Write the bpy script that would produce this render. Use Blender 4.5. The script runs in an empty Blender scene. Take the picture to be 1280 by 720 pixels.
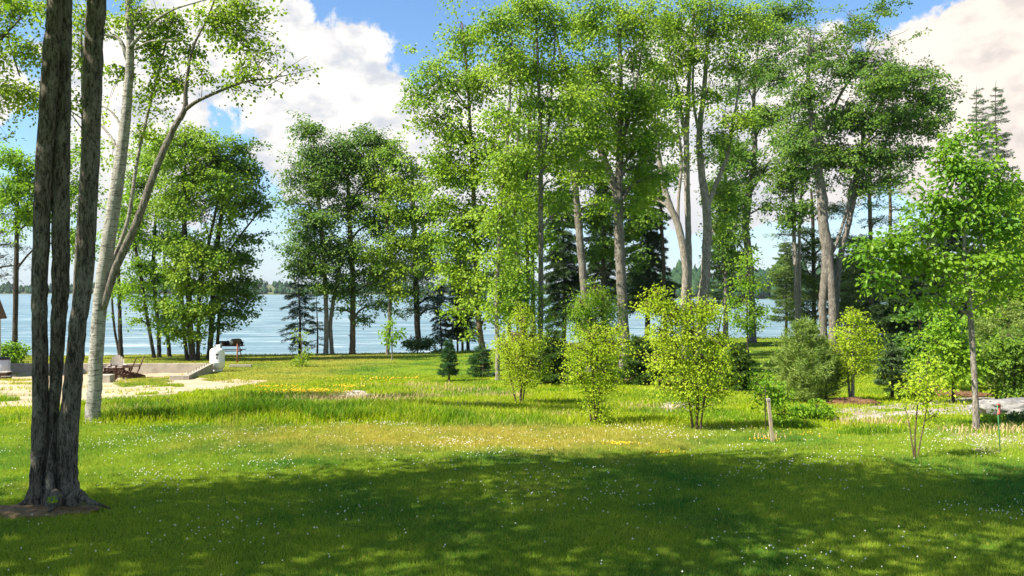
import bpy, math, random
import numpy as np
from mathutils import Vector, Matrix, Euler

R = math.radians
rng = np.random.default_rng(7)
random.seed(7)
scene = bpy.context.scene
col = scene.collection

# ------------------------------------------------------------------ camera, sky, sun, exposure
E = 2.75                      # eye height above the lawn in front of the house
HZ = 356.5                    # eye-level line in the photograph (of 720)
cam_d = bpy.data.cameras.new('camera')
cam_d.sensor_width = 36.0
cam_d.lens = 28.125
cam_d.clip_start = 0.1
cam_d.clip_end = 8000.0
cam = bpy.data.objects.new('camera', cam_d)
cam.location = (0, 0, E)
cam.rotation_euler = (R(90) - 3.5 / 1000.0, 0, 0)
col.objects.link(cam)
scene.camera = cam

SUN_ELEV = 47.0
SUN_AZ = 22.0                 # shadows run to the right and this many degrees away from the viewer
sh = (math.cos(R(SUN_AZ)), math.sin(R(SUN_AZ)))
sun_d = bpy.data.lights.new('sun', 'SUN')
sun_d.energy = 4.8
sun_d.angle = R(0.5)
sun_d.color = (1.0, 0.93, 0.80)
sun = bpy.data.objects.new('sun', sun_d)
travel = Vector((sh[0] * math.cos(R(SUN_ELEV)), sh[1] * math.cos(R(SUN_ELEV)), -math.sin(R(SUN_ELEV))))
sun.rotation_euler = travel.to_track_quat('-Z', 'Y').to_euler()
sun.location = (-20, -8, 30)
col.objects.link(sun)

scene.view_settings.view_transform = 'Standard'
scene.view_settings.look = 'None'
scene.view_settings.exposure = 1.35
scene.view_settings.gamma = 1.0
scene.view_settings.use_curve_mapping = False
scene.render.engine = 'CYCLES'
scene.cycles.max_bounces = 6
scene.cycles.diffuse_bounces = 3
scene.cycles.glossy_bounces = 2
scene.cycles.transmission_bounces = 4
scene.cycles.transparent_max_bounces = 4
scene.cycles.caustics_reflective = False
scene.cycles.caustics_refractive = False
scene.cycles.use_denoising = True


class NT:
    """small helper for node trees"""
    def __init__(self, tree):
        self.t = tree
        self.n = tree.nodes
        self.l = tree.links

    def new(self, kind, **props):
        nd = self.n.new(kind)
        for k, v in props.items():
            setattr(nd, k, v)
        return nd

    def put(self, sock, v):
        if isinstance(v, bpy.types.NodeSocket):
            self.l.new(v, sock)
        else:
            sock.default_value = v

    def math(self, op, a, b=0.0, c=None, clamp=False):
        nd = self.new('ShaderNodeMath', operation=op, use_clamp=clamp)
        self.put(nd.inputs[0], a)
        self.put(nd.inputs[1], b)
        if c is not None:
            self.put(nd.inputs[2], c)
        return nd.outputs[0]

    def mix(self, fac, a, b, blend='MIX'):
        nd = self.new('ShaderNodeMix', data_type='RGBA', blend_type=blend)
        self.put(nd.inputs[0], fac)
        self.put(nd.inputs[6], a if isinstance(a, bpy.types.NodeSocket) else (*a, 1))
        self.put(nd.inputs[7], b if isinstance(b, bpy.types.NodeSocket) else (*b, 1))
        return nd.outputs[2]

    def range(self, v, a, b, c=0.0, d=1.0, smooth=True):
        nd = self.new('ShaderNodeMapRange')
        nd.interpolation_type = 'SMOOTHSTEP' if smooth else 'LINEAR'
        self.put(nd.inputs[0], v)
        for i, x in enumerate((a, b, c, d)):
            nd.inputs[1 + i].default_value = x
        return nd.outputs[0]

    def noise(self, vec, scale, detail=4.0, rough=0.55, dist=0.0, dim='3D'):
        nd = self.new('ShaderNodeTexNoise')
        self.put(nd.inputs['Vector'], vec)
        nd.inputs['Scale'].default_value = scale
        nd.inputs['Detail'].default_value = detail
        nd.inputs['Roughness'].default_value = rough
        nd.inputs['Distortion'].default_value = dist
        return nd.outputs['Fac']

    def mapping(self, vec, scale=(1, 1, 1), loc=(0, 0, 0), rot=(0, 0, 0)):
        nd = self.new('ShaderNodeMapping')
        self.put(nd.inputs[0], vec)
        nd.inputs['Location'].default_value = loc
        nd.inputs['Rotation'].default_value = rot
        nd.inputs['Scale'].default_value = scale
        return nd.outputs[0]


def build_world():
    w = bpy.data.worlds.new('World')
    scene.world = w
    w.use_nodes = True
    t = NT(w.node_tree)
    t.n.clear()
    out = t.new('ShaderNodeOutputWorld')
    bg = t.new('ShaderNodeBackground')
    t.l.new(bg.outputs[0], out.inputs[0])
    sky = t.new('ShaderNodeTexSky')
    sky.sky_type = 'NISHITA'
    sky.sun_disc = False
    sky.sun_elevation = R(SUN_ELEV)
    # direction towards the sun, clockwise from +Y
    sky.sun_rotation = math.atan2(-sh[0], -sh[1]) % (2 * math.pi)
    sky.air_density = 1.0
    sky.dust_density = 0.6
    sky.ozone_density = 2.2
    tc = t.new('ShaderNodeTexCoord')
    d = tc.outputs['Generated']
    sep = t.new('ShaderNodeSeparateXYZ')
    t.l.new(d, sep.inputs[0])
    az = t.math('ARCTAN2', sep.outputs[0], sep.outputs[1])
    el = t.math('ARCSINE', sep.outputs[2])
    nz = t.noise(d, 7.0, 9.0, 0.60, 0.25)
    n2 = t.noise(t.mapping(d, (1, 1, 1.6), (3.1, 1.7, 0.4)), 19.0, 7.0, 0.58)
    nzc = t.math('SUBTRACT', nz, 0.5)
    # big cumulus heaps: azimuth, elevation, half widths (radians), weight
    heaps = [(-0.235, 0.215, 0.125, 0.115, 1.0), (-0.33, 0.275, 0.13, 0.085, 1.0), (-0.44, 0.18, 0.11, 0.12, 0.8),
             (-0.16, 0.19, 0.055, 0.085, 0.9), (-0.60, 0.20, 0.06, 0.06, 0.8), (0.02, 0.17, 0.20, 0.10, 1.0),
             (0.26, 0.19, 0.20, 0.12, 1.0), (0.52, 0.185, 0.17, 0.115, 1.1), (0.64, 0.22, 0.16, 0.10, 1.0),
             (-0.85, 0.26, 0.22, 0.14, 1.0), (1.1, 0.25, 0.3, 0.16, 1.0), (-1.6, 0.3, 0.35, 0.2, 1.0),
             (2.2, 0.3, 0.5, 0.2, 1.0), (-2.6, 0.35, 0.4, 0.2, 1.0)]
    dens = None
    for (a0, e0, wa, we, wt) in heaps:
        dx = t.math('DIVIDE', t.math('SUBTRACT', az, a0), wa)
        dy = t.math('DIVIDE', t.math('SUBTRACT', el, e0), we)
        q = t.math('ADD', t.math('MULTIPLY', dx, dx), t.math('MULTIPLY', dy, dy))
        g = t.math('MULTIPLY', t.math('SUBTRACT', 1.0, t.math('SQRT', q)), wt)
        dens = g if dens is None else t.math('SMOOTH_MAX', dens, g, 0.12)
    dn = t.math('ADD', dens, t.math('MULTIPLY', nzc, 1.7))
    dn = t.math('ADD', dn, t.math('MULTIPLY', t.math('SUBTRACT', n2, 0.5), 0.35))
    mask = t.range(dn, 0.0, 0.11)
    wisp = t.noise(t.mapping(d, (1.0, 1.0, 3.6), (0.3, 0.2, 0)), 5.0, 7.0, 0.62, 0.3)
    wm = t.math('MULTIPLY', t.range(wisp, 0.55, 0.85), 0.35)
    low = t.range(el, 0.02, 0.16, 1.0, 0.0)
    # shading of the heaps: thick hearts and undersides are greyer, rims white
    shade = t.range(t.math('ADD', t.math('MULTIPLY', n2, 0.85), t.math('MULTIPLY', nz, 0.40)), 0.45, 0.69)
    base_f = t.range(el, 0.05, 0.20, 0.25, 1.0)
    lit = t.math('MULTIPLY', shade, base_f)
    warm = t.range(az, 0.2, 0.6)
    white = t.mix(warm, (0.455, 0.435, 0.41), (0.44, 0.395, 0.35))
    grey = t.mix(warm, (0.275, 0.29, 0.32), (0.32, 0.29, 0.275))
    ccol = t.mix(lit, grey, white)
    skyc = t.new('ShaderNodeMix', data_type='RGBA', blend_type='MULTIPLY')
    skyc.inputs[0].default_value = 1.0
    t.l.new(sky.outputs[0], skyc.inputs[6])
    skyc.inputs[7].default_value = (SKY_S * .80, SKY_S * .98, SKY_S * 1.12, 1)
    hazed = t.mix(t.math('MULTIPLY', low, 0.55), skyc.outputs[2], (0.285, 0.325, 0.385))
    c1 = t.mix(wm, hazed, (0.34, 0.355, 0.38))
    c2 = t.mix(mask, c1, ccol)
    t.l.new(c2, bg.inputs[0])
    bg.inputs[1].default_value = 1.0


SKY_S = 0.078
build_world()

# ------------------------------------------------------------------ helpers
def tag(o, label=None, cat=None, group=None, kind=None):
    if label: o['label'] = label
    if cat: o['category'] = cat
    if group: o['group'] = group
    if kind: o['kind'] = kind
    return o


class MB:
    """collects vertices and faces, links them as one mesh object"""
    def __init__(self):
        self.v, self.f, self.n = [], [], 0

    def add(self, v, f):
        v = np.asarray(v, dtype=np.float64).reshape(-1, 3)
        self.v.append(v)
        fl = f if isinstance(f, list) else [f]
        for a in fl:
            a = np.asarray(a, dtype=np.int64)
            if a.size:
                self.f.append(a + self.n)
        self.n += len(v)

    def build(self, name, mat, parent=None, origin=(0, 0, 0), smooth=True):
        me = bpy.data.meshes.new(name)
        V = np.concatenate(self.v) - np.asarray(origin, dtype=np.float64)
        loops = np.concatenate([a.ravel() for a in self.f])
        tot = np.concatenate([np.full(len(a), a.shape[1]) for a in self.f])
        start = np.concatenate([[0], np.cumsum(tot)[:-1]])
        me.vertices.add(len(V))
        me.vertices.foreach_set('co', V.astype(np.float32).ravel())
        me.loops.add(len(loops))
        me.loops.foreach_set('vertex_index', loops.astype(np.int32))
        me.polygons.add(len(tot))
        me.polygons.foreach_set('loop_start', start.astype(np.int32))
        me.polygons.foreach_set('use_smooth', np.full(len(tot), smooth))
        me.update(calc_edges=True)
        me.materials.append(mat)
        o = bpy.data.objects.new(name, me)
        col.objects.link(o)
        if parent is not None:
            o.parent = parent
        return o

    def box(self, c, s, rot=None, taper=1.0):
        x, y, z = [k / 2 for k in s]
        v = np.array([(-x, -y, -z), (x, -y, -z), (x, y, -z), (-x, y, -z),
                      (-x * taper, -y * taper, z), (x * taper, -y * taper, z), (x * taper, y * taper, z), (-x * taper, y * taper, z)])
        if rot is not None:
            m = np.array(Euler(rot).to_matrix())
            v = v @ m.T
        self.add(v + np.array(c), np.array([(0, 3, 2, 1), (4, 5, 6, 7), (0, 1, 5, 4), (1, 2, 6, 5), (2, 3, 7, 6), (3, 0, 4, 7)]))

    def bar(self, a, b, w, h=None):
        """a box beam between two points"""
        a, b = Vector(a), Vector(b)
        h = h or w
        d = (b - a)
        q = d.to_track_quat('Y', 'Z').to_matrix()
        L = d.length
        x, z = w / 2, h / 2
        v = [(-x, 0, -z), (x, 0, -z), (x, L, -z), (-x, L, -z), (-x, 0, z), (x, 0, z), (x, L, z), (-x, L, z)]
        v = [tuple(a + q @ Vector(p)) for p in v]
        self.add(v, np.array([(0, 3, 2, 1), (4, 5, 6, 7), (0, 1, 5, 4), (1, 2, 6, 5), (2, 3, 7, 6), (3, 0, 4, 7)]))

    def tube(self, pts, rad, sides=8, cap=True, wob=0.0):
        pts = np.asarray(pts, dtype=float)
        n = len(pts)
        rad = np.broadcast_to(np.asarray(rad, dtype=float), (n,))
        tan = np.gradient(pts, axis=0)
        tan /= np.linalg.norm(tan, axis=1)[:, None] + 1e-9
        ref = np.array([0, 1.0, 0]) if abs(tan[0][1]) < 0.9 else np.array([1.0, 0, 0])
        u = np.cross(tan, ref); u /= np.linalg.norm(u, axis=1)[:, None] + 1e-9
        w = np.cross(tan, u)
        a = np.arange(sides) * 2 * math.pi / sides
        rr = rad[:, None] * np.ones(sides)[None]
        if wob:
            rr = rr * (1 + wob * rng.standard_normal((n, sides)) * 0.28 + wob * 0.35 * np.sin(a * 3 + pts[:, 2:3] * 1.3))
        ring = pts[:, None, :] + rr[..., None] * (np.cos(a)[None, :, None] * u[:, None, :] + np.sin(a)[None, :, None] * w[:, None, :])
        idx = np.arange(n * sides).reshape(n, sides)
        nx = np.roll(idx, -1, axis=1)
        q = np.stack([idx[:-1], nx[:-1], nx[1:], idx[1:]], axis=-1).reshape(-1, 4)
        fs = [q]
        if cap:
            fs += [idx[0][None, ::-1], idx[-1][None, :]]
        self.add(ring.reshape(-1, 3), fs)

    def lathe(self, prof, sides=24, c=(0, 0, 0)):
        """profile of (radius, z) turned about z"""
        a = np.arange(sides) * 2 * math.pi / sides
        p = np.array(prof, dtype=float)
        v = np.stack([p[:, 0][:, None] * np.cos(a), p[:, 0][:, None] * np.sin(a), p[:, 1][:, None] * np.ones(sides)], axis=-1)
        idx = np.arange(len(p) * sides).reshape(len(p), sides)
        nx = np.roll(idx, -1, axis=1)
        q = np.stack([idx[:-1], nx[:-1], nx[1:], idx[1:]], axis=-1).reshape(-1, 4)
        self.add(v.reshape(-1, 3) + np.array(c), [q, idx[0][None, ::-1], idx[-1][None, :]])

    def twigs(self, A, M, B, r0, r1):
        """many thin three-sided twigs at once (start, middle, end)"""
        n = len(A)
        if n == 0: return
        P = np.stack([A, M, B], axis=1)
        d = B - A
        d /= np.linalg.norm(d, axis=1)[:, None] + 1e-9
        ref = np.where(np.abs(d[:, 2:3]) > 0.9, np.array([[1.0, 0, 0]]), np.array([[0, 0, 1.0]]))
        u = np.cross(d, ref); u /= np.linalg.norm(u, axis=1)[:, None] + 1e-9
        w = np.cross(d, u)
        rad = np.stack([np.full(n, 1.0) * r0, np.full(n, 1.0) * (r0 * .6 + r1 * .4), np.full(n, 1.0) * r1], axis=1)
        a = np.arange(3) * 2 * math.pi / 3
        ring = P[:, :, None, :] + rad[:, :, None, None] * (np.cos(a)[None, None, :, None] * u[:, None, None, :] + np.sin(a)[None, None, :, None] * w[:, None, None, :])
        idx = np.arange(n * 9).reshape(n, 3, 3)
        nx = np.roll(idx, -1, axis=2)
        q = np.stack([idx[:, :-1], nx[:, :-1], nx[:, 1:], idx[:, 1:]], axis=-1).reshape(-1, 4)
        self.add(ring.reshape(-1, 3), q)

    def leaves(self, c, nrm, L, W, kind='rhomb', along=None):
        """many leaves at once: centre of the stalk end, face normal, length, width"""
        n = len(c)
        if n == 0: return
        nrm = nrm / (np.linalg.norm(nrm, axis=1)[:, None] + 1e-9)
        t = rng.standard_normal((n, 3)) if along is None else along
        t = t - nrm * np.sum(t * nrm, axis=1)[:, None]
        t /= np.linalg.norm(t, axis=1)[:, None] + 1e-9
        b = np.cross(nrm, t)
        L = np.broadcast_to(L, (n,))[:, None, None]
        W = np.broadcast_to(W, (n,))[:, None, None]
        if kind == 'rhomb':
            T = np.array([(0, 0, 0), (.42, .5, .06), (1, 0, -.06), (.42, -.5, .06)])
            F = np.array([(0, 3, 2, 1)])
        elif kind == 'leaf':
            T = np.array([(0, 0, 0), (1, 0, -.14), (.34, .5, .10), (.72, .36, .03), (.34, -.5, .10), (.72, -.36, .03)])
            F = np.array([(0, 1, 3, 2), (0, 4, 5, 1)])
        elif kind == 'blade':
            T = np.array([(0, .5, 0), (0, -.5, 0), (1, 0, 0)])
            F = np.array([(0, 1, 2)])
        v = c[:, None, :] + T[None, :, 0:1] * L * t[:, None, :] + T[None, :, 1:2] * W * b[:, None, :] + T[None, :, 2:3] * L * nrm[:, None, :]
        k = len(T)
        f = (np.arange(n) * k)[:, None, None] + F[None]
        self.add(v.reshape(-1, 3), f.reshape(-1, F.shape[1]))


def empty(name, loc, rz=0.0):
    o = bpy.data.objects.new(name, None)
    o.empty_display_size = 0.2
    o.location = loc
    o.rotation_euler = (0, 0, rz)
    col.objects.link(o)
    return o


def wave(x, y, s=1.0, seed=0.0):
    """cheap smooth pseudo noise, about -1..1"""
    a = np.sin(x * s * 1.00 + y * s * 0.57 + 1.3 + seed) + np.sin(-x * s * 0.63 + y * s * 1.21 + 4.1 + seed * 1.7)
    b = np.sin(x * s * 2.13 + y * s * 1.71 + 0.7 + seed * 2.3) + np.sin(x * s * 1.77 - y * s * 2.45 + 2.9 + seed * .6)
    c = np.sin(x * s * 4.3 - y * s * 3.1 + seed) + np.sin(x * s * 3.7 + y * s * 4.9 + 5.2 + seed)
    return (a * 0.5 + b * 0.3 + c * 0.15) / 1.3


# ------------------------------------------------------------------ ground
def shore(x):
    return np.interp(x, [-60, -30, -13, 0, 12, 40, 90], [55, 56.5, 59.5, 63, 70, 76, 80]) + 0.5 * np.sin(x * 0.45)


def drop(x, y):
    x = np.asarray(x, dtype=float); y = np.asarray(y, dtype=float)
    l = np.interp(y, [-60, 0, 7.5, 10, 14, 17, 20, 25, 30, 35, 40, 50, 60, 75], [2.5, 2.62, 2.7, 2.8, 2.9, 3.0, 3.2, 3.5, 3.76, 4.02, 4.26, 4.70, 5.14, 5.6])
    r = np.interp(y, [-60, 0, 7.5, 10, 14, 17, 20, 25, 30, 35, 40, 50, 70, 90], [2.5, 2.62, 2.7, 2.8, 2.9, 3.0, 3.2, 3.48, 3.72, 3.9, 4.08, 4.38, 4.75, 5.0])
    k = np.clip((x / np.maximum(y, 5) + 0.12) / 0.3, 0, 1)
    k = k * k * (3 - 2 * k)
    base = l * (1 - k) + r * k
    s = shore(x)
    bank = np.clip((y - s) / 5.0, 0, 1)
    bank = bank * bank * (3 - 2 * bank)
    dig = np.clip(1 - np.abs(x + 18.5) / 5.2, 0, 1) ** .5 * np.clip(1 - np.abs(y - 35.0) / 4.4, 0, 1) ** .5
    base = base + 0.14 * dig
    return base * (1 - bank) + 10.5 * bank + 0.035 * wave(x, y, 0.5) * np.clip((y - 6) / 6, 0.2, 1)


def gz(x, y):
    return E - drop(x, y)


def on_ground(px, py):
    """where the line of sight through this spot of the photograph meets the ground"""
    t = np.linspace(4, 85, 8000)
    x = (px - 640) / 1000 * t
    zs = E - (py - HZ) / 1000 * t
    below = np.nonzero(zs <= gz(x, t))[0]
    y = t[below[0]] if len(below) else 60.0
    xx = (px - 640) / 1000 * y
    return np.array([xx, y, float(gz(xx, y))])


def W(px, py, d, dy=0.0):
    d = d + dy
    return np.array([(px - 640) / 1000 * d, d, E - (py - HZ) / 1000 * d])


def in_poly(x, y, poly):
    inside = np.zeros(x.shape, dtype=bool)
    n = len(poly)
    for i in range(n):
        x1, y1 = poly[i]; x2, y2 = poly[(i + 1) % n]
        c = ((y1 > y) != (y2 > y)) & (x < (x2 - x1) * (y - y1) / (y2 - y1 + 1e-12) + x1)
        inside ^= c
    return inside


def poly_px(pts):
    return [tuple(on_ground(*p)[:2]) for p in pts]


SAND_MAIN = poly_px([(-160, 519), (0, 514), (60, 509), (110, 503), (150, 500), (200, 497), (250, 491), (300, 484), (345, 477), (300, 474), (262, 477), (250, 470), (262, 465), (120, 463.5), (-160, 462)])
SAND_GAP = poly_px([(148, 483), (205, 481), (212, 473), (160, 472)])
GRAVEL_A = poly_px([(1045, 528), (1110, 522), (1180, 517), (1225, 519), (1320, 516), (1320, 497), (1225, 496), (1170, 499), (1100, 506), (1050, 514)])
GRAVEL_B = poly_px([(1190, 553), (1240, 560), (1330, 562), (1330, 546), (1255, 543), (1205, 544)])
GRAVEL_C = poly_px([(800, 512), (870, 515), (905, 509), (870, 502), (820, 504)])
GRAVEL_D = poly_px([(402, 497), (440, 499), (470, 494), (452, 488), (420, 489)])


def zone(x, y):
    """0 grass, 1 sand, 2 gravel"""
    jx = x + 0.35 * wave(x, y, 2.1, 3.0) + 0.15 * wave(x, y, 7.0, 1.0)
    jy = y + 0.55 * wave(x, y, 1.9, 8.0) + 0.2 * wave(x, y, 6.0, 4.0)
    z = np.zeros(x.shape, dtype=int)
    s = in_poly(jx, jy, SAND_MAIN) & ~in_poly(jx, jy, SAND_GAP)
    z[s & (wave(x, y, 1.15, 2.0) < 0.78)] = 1
    for g in (GRAVEL_A, GRAVEL_B, GRAVEL_C, GRAVEL_D):
        z[in_poly(jx, jy, g) & (wave(x, y, 2.4, 5.0) < 0.55)] = 2
    return z


def mat_new(name):
    m = bpy.data.materials.new(name)
    m.use_nodes = True
    t = NT(m.node_tree)
    t.n.clear()
    out = t.new('ShaderNodeOutputMaterial')
    return m, t, out


def principled(t, out, base, rough=0.7, spec=0.3, metal=0.0, bump=None, bstr=0.3, bdist=0.02):
    p = t.new('ShaderNodeBsdfPrincipled')
    t.put(p.inputs['Base Color'], base if isinstance(base, bpy.types.NodeSocket) else (*base, 1))
    t.put(p.inputs['Roughness'], rough)
    p.inputs['Specular IOR Level'].default_value = spec
    p.inputs['Metallic'].default_value = metal
    if bump is not None:
        b = t.new('ShaderNodeBump')
        b.inputs['Strength'].default_value = bstr
        b.inputs['Distance'].default_value = bdist
        t.l.new(bump, b.inputs['Height'])
        t.l.new(b.outputs[0], p.inputs['Normal'])
    t.l.new(p.outputs[0], out.inputs[0])
    return p


def grass_tone(t, green, lime, straw, bias=0.0):
    """sward colour by place: clover green, lime growth, dry straw patches"""
    g = t.new('ShaderNodeNewGeometry')
    pos = g.outputs['Position']
    n1 = t.noise(t.mapping(pos, (1, 1, 0)), 0.32, 5.0, 0.6)
    n2 = t.noise(t.mapping(pos, (1, 1, 0), (31, 7, 0)), 0.9, 5.0, 0.65)
    n3 = t.noise(t.mapping(pos, (1, 0.7, 0), (11, 57, 0)), 0.22, 4.0, 0.6)
    sep = t.new('ShaderNodeSeparateXYZ'); t.l.new(pos, sep.inputs[0])
    x, y = sep.outputs[0], sep.outputs[1]
    # the dry strip along the far edge of the mown lawn, dry turf by the sand yard and out by the shore
    band = t.math('MULTIPLY', t.range(y, 12.6, 15.2), t.range(y, 16.6, 17.6, 1.0, 0.0))
    cx = t.math('MULTIPLY', t.range(x, -8.0, -3.5), t.range(x, 1.0, 7.0, 1.0, 0.0))
    band = t.math('MULTIPLY', band, cx)
    yard = t.math('MULTIPLY', t.range(y, 27.0, 33.0), t.range(x, -11.0, -5.0, 1.0, 0.0))
    shorey = t.math('MULTIPLY', t.math('MULTIPLY', t.range(y, 38.0, 50.0), t.range(x, -16.0, -6.0)), 0.12)
    dry = t.math('ADD', t.math('MULTIPLY', band, 0.80), t.math('ADD', t.math('MULTIPLY', yard, 0.55), shorey))
    dry = t.math('ADD', dry, t.math('MULTIPLY', t.math('SUBTRACT', n2, 0.55 - bias), 1.5))
    dry = t.math('ADD', dry, t.math('MULTIPLY', t.math('SUBTRACT', n3, 0.52), 0.9))
    dry = t.math('MULTIPLY', dry, 1.0, clamp=True)
    c = t.mix(t.range(n1, 0.34, 0.58), green, lime)
    c = t.mix(dry, c, straw)
    n4 = t.noise(t.mapping(pos, (1, 1, 0), (5, 3, 0)), 4.5, 5.0, 0.7)
    n5 = t.noise(t.mapping(pos, (1, 1, 0), (9, 13, 0)), 1.7, 4.0, 0.6)
    c = t.mix(t.math('MULTIPLY', t.range(n4, 0.50, 0.70), 0.45), c, t.mix(1.0, c, (.45, .60, .5), 'MULTIPLY'))
    c = t.mix(t.math('MULTIPLY', t.range(n5, 0.56, 0.70), 0.35), c, t.mix(1.0, c, (1.35, 1.15, 1.3), 'MULTIPLY'))
    return c, pos


def mat_ground():
    m, t, out = mat_new('turf')
    c, pos = grass_tone(t, (0.05, 0.145, 0.018), (0.18, 0.27, 0.016), (0.40, 0.32, 0.07))
    f = t.noise(t.mapping(pos, (1, 1, 1)), 38.0, 4.0, 0.7)
    c = t.mix(t.math('MULTIPLY', t.range(f, 0.3, 0.7), 0.55), c, (0.03, 0.055, 0.008))
    principled(t, out, c, 0.95, 0.05, bump=f, bstr=0.6, bdist=0.04)
    return m


def mat_sand():
    m, t, out = mat_new('sand')
    g = t.new('ShaderNodeNewGeometry'); pos = g.outputs['Position']
    a = t.noise(pos, 0.8, 6.0, 0.65)
    b = t.noise(pos, 14.0, 5.0, 0.7)
    tr = t.noise(t.mapping(pos, (0.35, 2.2, 1), rot=(0, 0, 0.25)), 1.1, 4.0, 0.6)
    c = t.mix(t.range(a, 0.35, 0.65), (0.37, 0.295, 0.19), (0.48, 0.395, 0.265))
    c = t.mix(t.math('MULTIPLY', t.range(tr, 0.5, 0.68), 0.5), c, (0.23, 0.18, 0.11))
    c = t.mix(t.math('MULTIPLY', t.range(b, 0.55, 0.75), 0.4), c, (0.55, 0.48, 0.34))
    principled(t, out, c, 0.95, 0.1, bump=b, bstr=0.5, bdist=0.05)
    return m


def mat_gravel():
    m, t, out = mat_new('gravel')
    g = t.new('ShaderNodeNewGeometry'); pos = g.outputs['Position']
    vo = t.new('ShaderNodeTexVoronoi'); t.l.new(pos, vo.inputs['Vector']); vo.inputs['Scale'].default_value = 11.0
    hs = t.new('ShaderNodeSeparateColor'); t.l.new(vo.outputs['Color'], hs.inputs[0])
    c = t.mix(hs.outputs[0], (0.20, 0.17, 0.13), (0.50, 0.46, 0.40))
    n = t.noise(pos, 1.4, 4.0, 0.6)
    c = t.mix(t.range(n, 0.45, 0.65), c, (0.33, 0.27, 0.17))
    principled(t, out, c, 0.9, 0.15, bump=vo.outputs['Distance'], bstr=0.9, bdist=0.06)
    return m


def build_ground():
    xs = np.unique(np.concatenate([np.arange(-170, -45, 5), np.arange(-45, -26, 0.6), np.arange(-26, 18, 0.22), np.arange(18, 50, 0.6), np.arange(50, 171, 5)]))
    ys = np.unique(np.concatenate([np.arange(-80, 4, 3), np.arange(4, 46, 0.2), np.arange(46, 92, 0.5)]))
    X, Y = np.meshgrid(xs, ys)
    Z = gz(X, Y) + 0.012 * wave(X, Y, 6.0) * (Y > 4)
    V = np.stack([X, Y, Z], -1).reshape(-1, 3)
    idx = np.arange(len(V)).reshape(X.shape)
    q = np.stack([idx[:-1, :-1], idx[:-1, 1:], idx[1:, 1:], idx[1:, :-1]], -1).reshape(-1, 4)
    cx = V[q].mean(1)
    z = zone(cx[:, 0], cx[:, 1])
    for k, (name, mat) in enumerate((('lawn', mat_ground()), ('sand_yard', mat_sand()), ('gravel_ground', mat_gravel()))):
        f = q[z == k]
        used, inv = np.unique(f, return_inverse=True)
        b = MB(); b.add(V[used], inv.reshape(-1, 4))
        o = b.build(name, mat)
        tag(o, {'lawn': 'sunlit green lawn sloping down to the water', 'sand_yard': 'bare pale sandy yard by the low concrete wall',
                'gravel_ground': 'pale gravel patches between the young trees'}[name], name.split('_')[-1], kind='structure')


build_ground()


def build_water():
    m, t, out = mat_new('lake_water')
    g = t.new('ShaderNodeNewGeometry'); pos = g.outputs['Position']
    w1 = t.noise(t.mapping(pos, (0.35, 1.0, 1), rot=(0, 0, 0.15)), 1.3, 6.0, 0.62, 0.4)
    w2 = t.noise(t.mapping(pos, (0.25, 1.0, 1), rot=(0, 0, -0.1)), 0.16, 4.0, 0.6)
    w3 = t.noise(t.mapping(pos, (0.10, 1.0, 1)), 0.035, 5.0, 0.6)
    h = t.math('ADD', t.math('MULTIPLY', w1, 0.5), w2)
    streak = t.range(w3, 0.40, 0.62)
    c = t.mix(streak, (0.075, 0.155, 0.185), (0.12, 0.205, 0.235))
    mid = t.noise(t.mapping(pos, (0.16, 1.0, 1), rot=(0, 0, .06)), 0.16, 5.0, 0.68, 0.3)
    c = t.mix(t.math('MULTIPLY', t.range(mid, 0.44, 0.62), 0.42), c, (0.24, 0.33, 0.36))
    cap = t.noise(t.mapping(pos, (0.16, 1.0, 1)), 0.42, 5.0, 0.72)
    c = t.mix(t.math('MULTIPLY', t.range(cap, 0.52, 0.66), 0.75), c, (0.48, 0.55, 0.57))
    p = principled(t, out, c, 0.38, 0.20, bump=h, bstr=1.0, bdist=0.6)
    b = MB()
    b.add([(-2200, 40, -5.25), (2200, 40, -5.25), (2200, 1300, -5.25), (-2200, 1300, -5.25)], np.array([(0, 1, 2, 3)]))
    o = b.build('water', m)
    tag(o, 'rippled blue lake water beyond the trees', 'lake', kind='structure')


build_water()

# ------------------------------------------------------------------ materials of the plants
def mat_leaf(name, a, b, c, trans=0.45, rough=0.5, tint=None):
    m, t, out = mat_new(name)
    g = t.new('ShaderNodeNewGeometry')
    rnd = g.outputs['Random Per Island']
    n = t.noise(g.outputs['Position'], 0.55, 3.0, 0.6)
    cc = t.mix(t.range(rnd, 0.0, 0.6, smooth=False), a, b)
    cc = t.mix(t.math('MULTIPLY', t.range(rnd, 0.72, 1.0, smooth=False), 0.9), cc, c)
    cc = t.mix(t.math('MULTIPLY', t.range(n, 0.38, 0.66), 0.55), cc, tint or c)
    p = t.new('ShaderNodeBsdfPrincipled')
    t.l.new(cc, p.inputs['Base Color'])
    p.inputs['Roughness'].default_value = rough
    p.inputs['Specular IOR Level'].default_value = 0.22
    tr = t.new('ShaderNodeBsdfTranslucent')
    tc = t.mix(1.0, cc, (1.35, 1.45, 0.7), 'MULTIPLY')
    t.l.new(tc, tr.inputs[0])
    mx = t.new('ShaderNodeMixShader')
    mx.inputs[0].default_value = trans
    t.l.new(p.outputs[0], mx.inputs[1]); t.l.new(tr.outputs[0], mx.inputs[2])
    t.l.new(mx.outputs[0], out.inputs[0])
    return m


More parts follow.
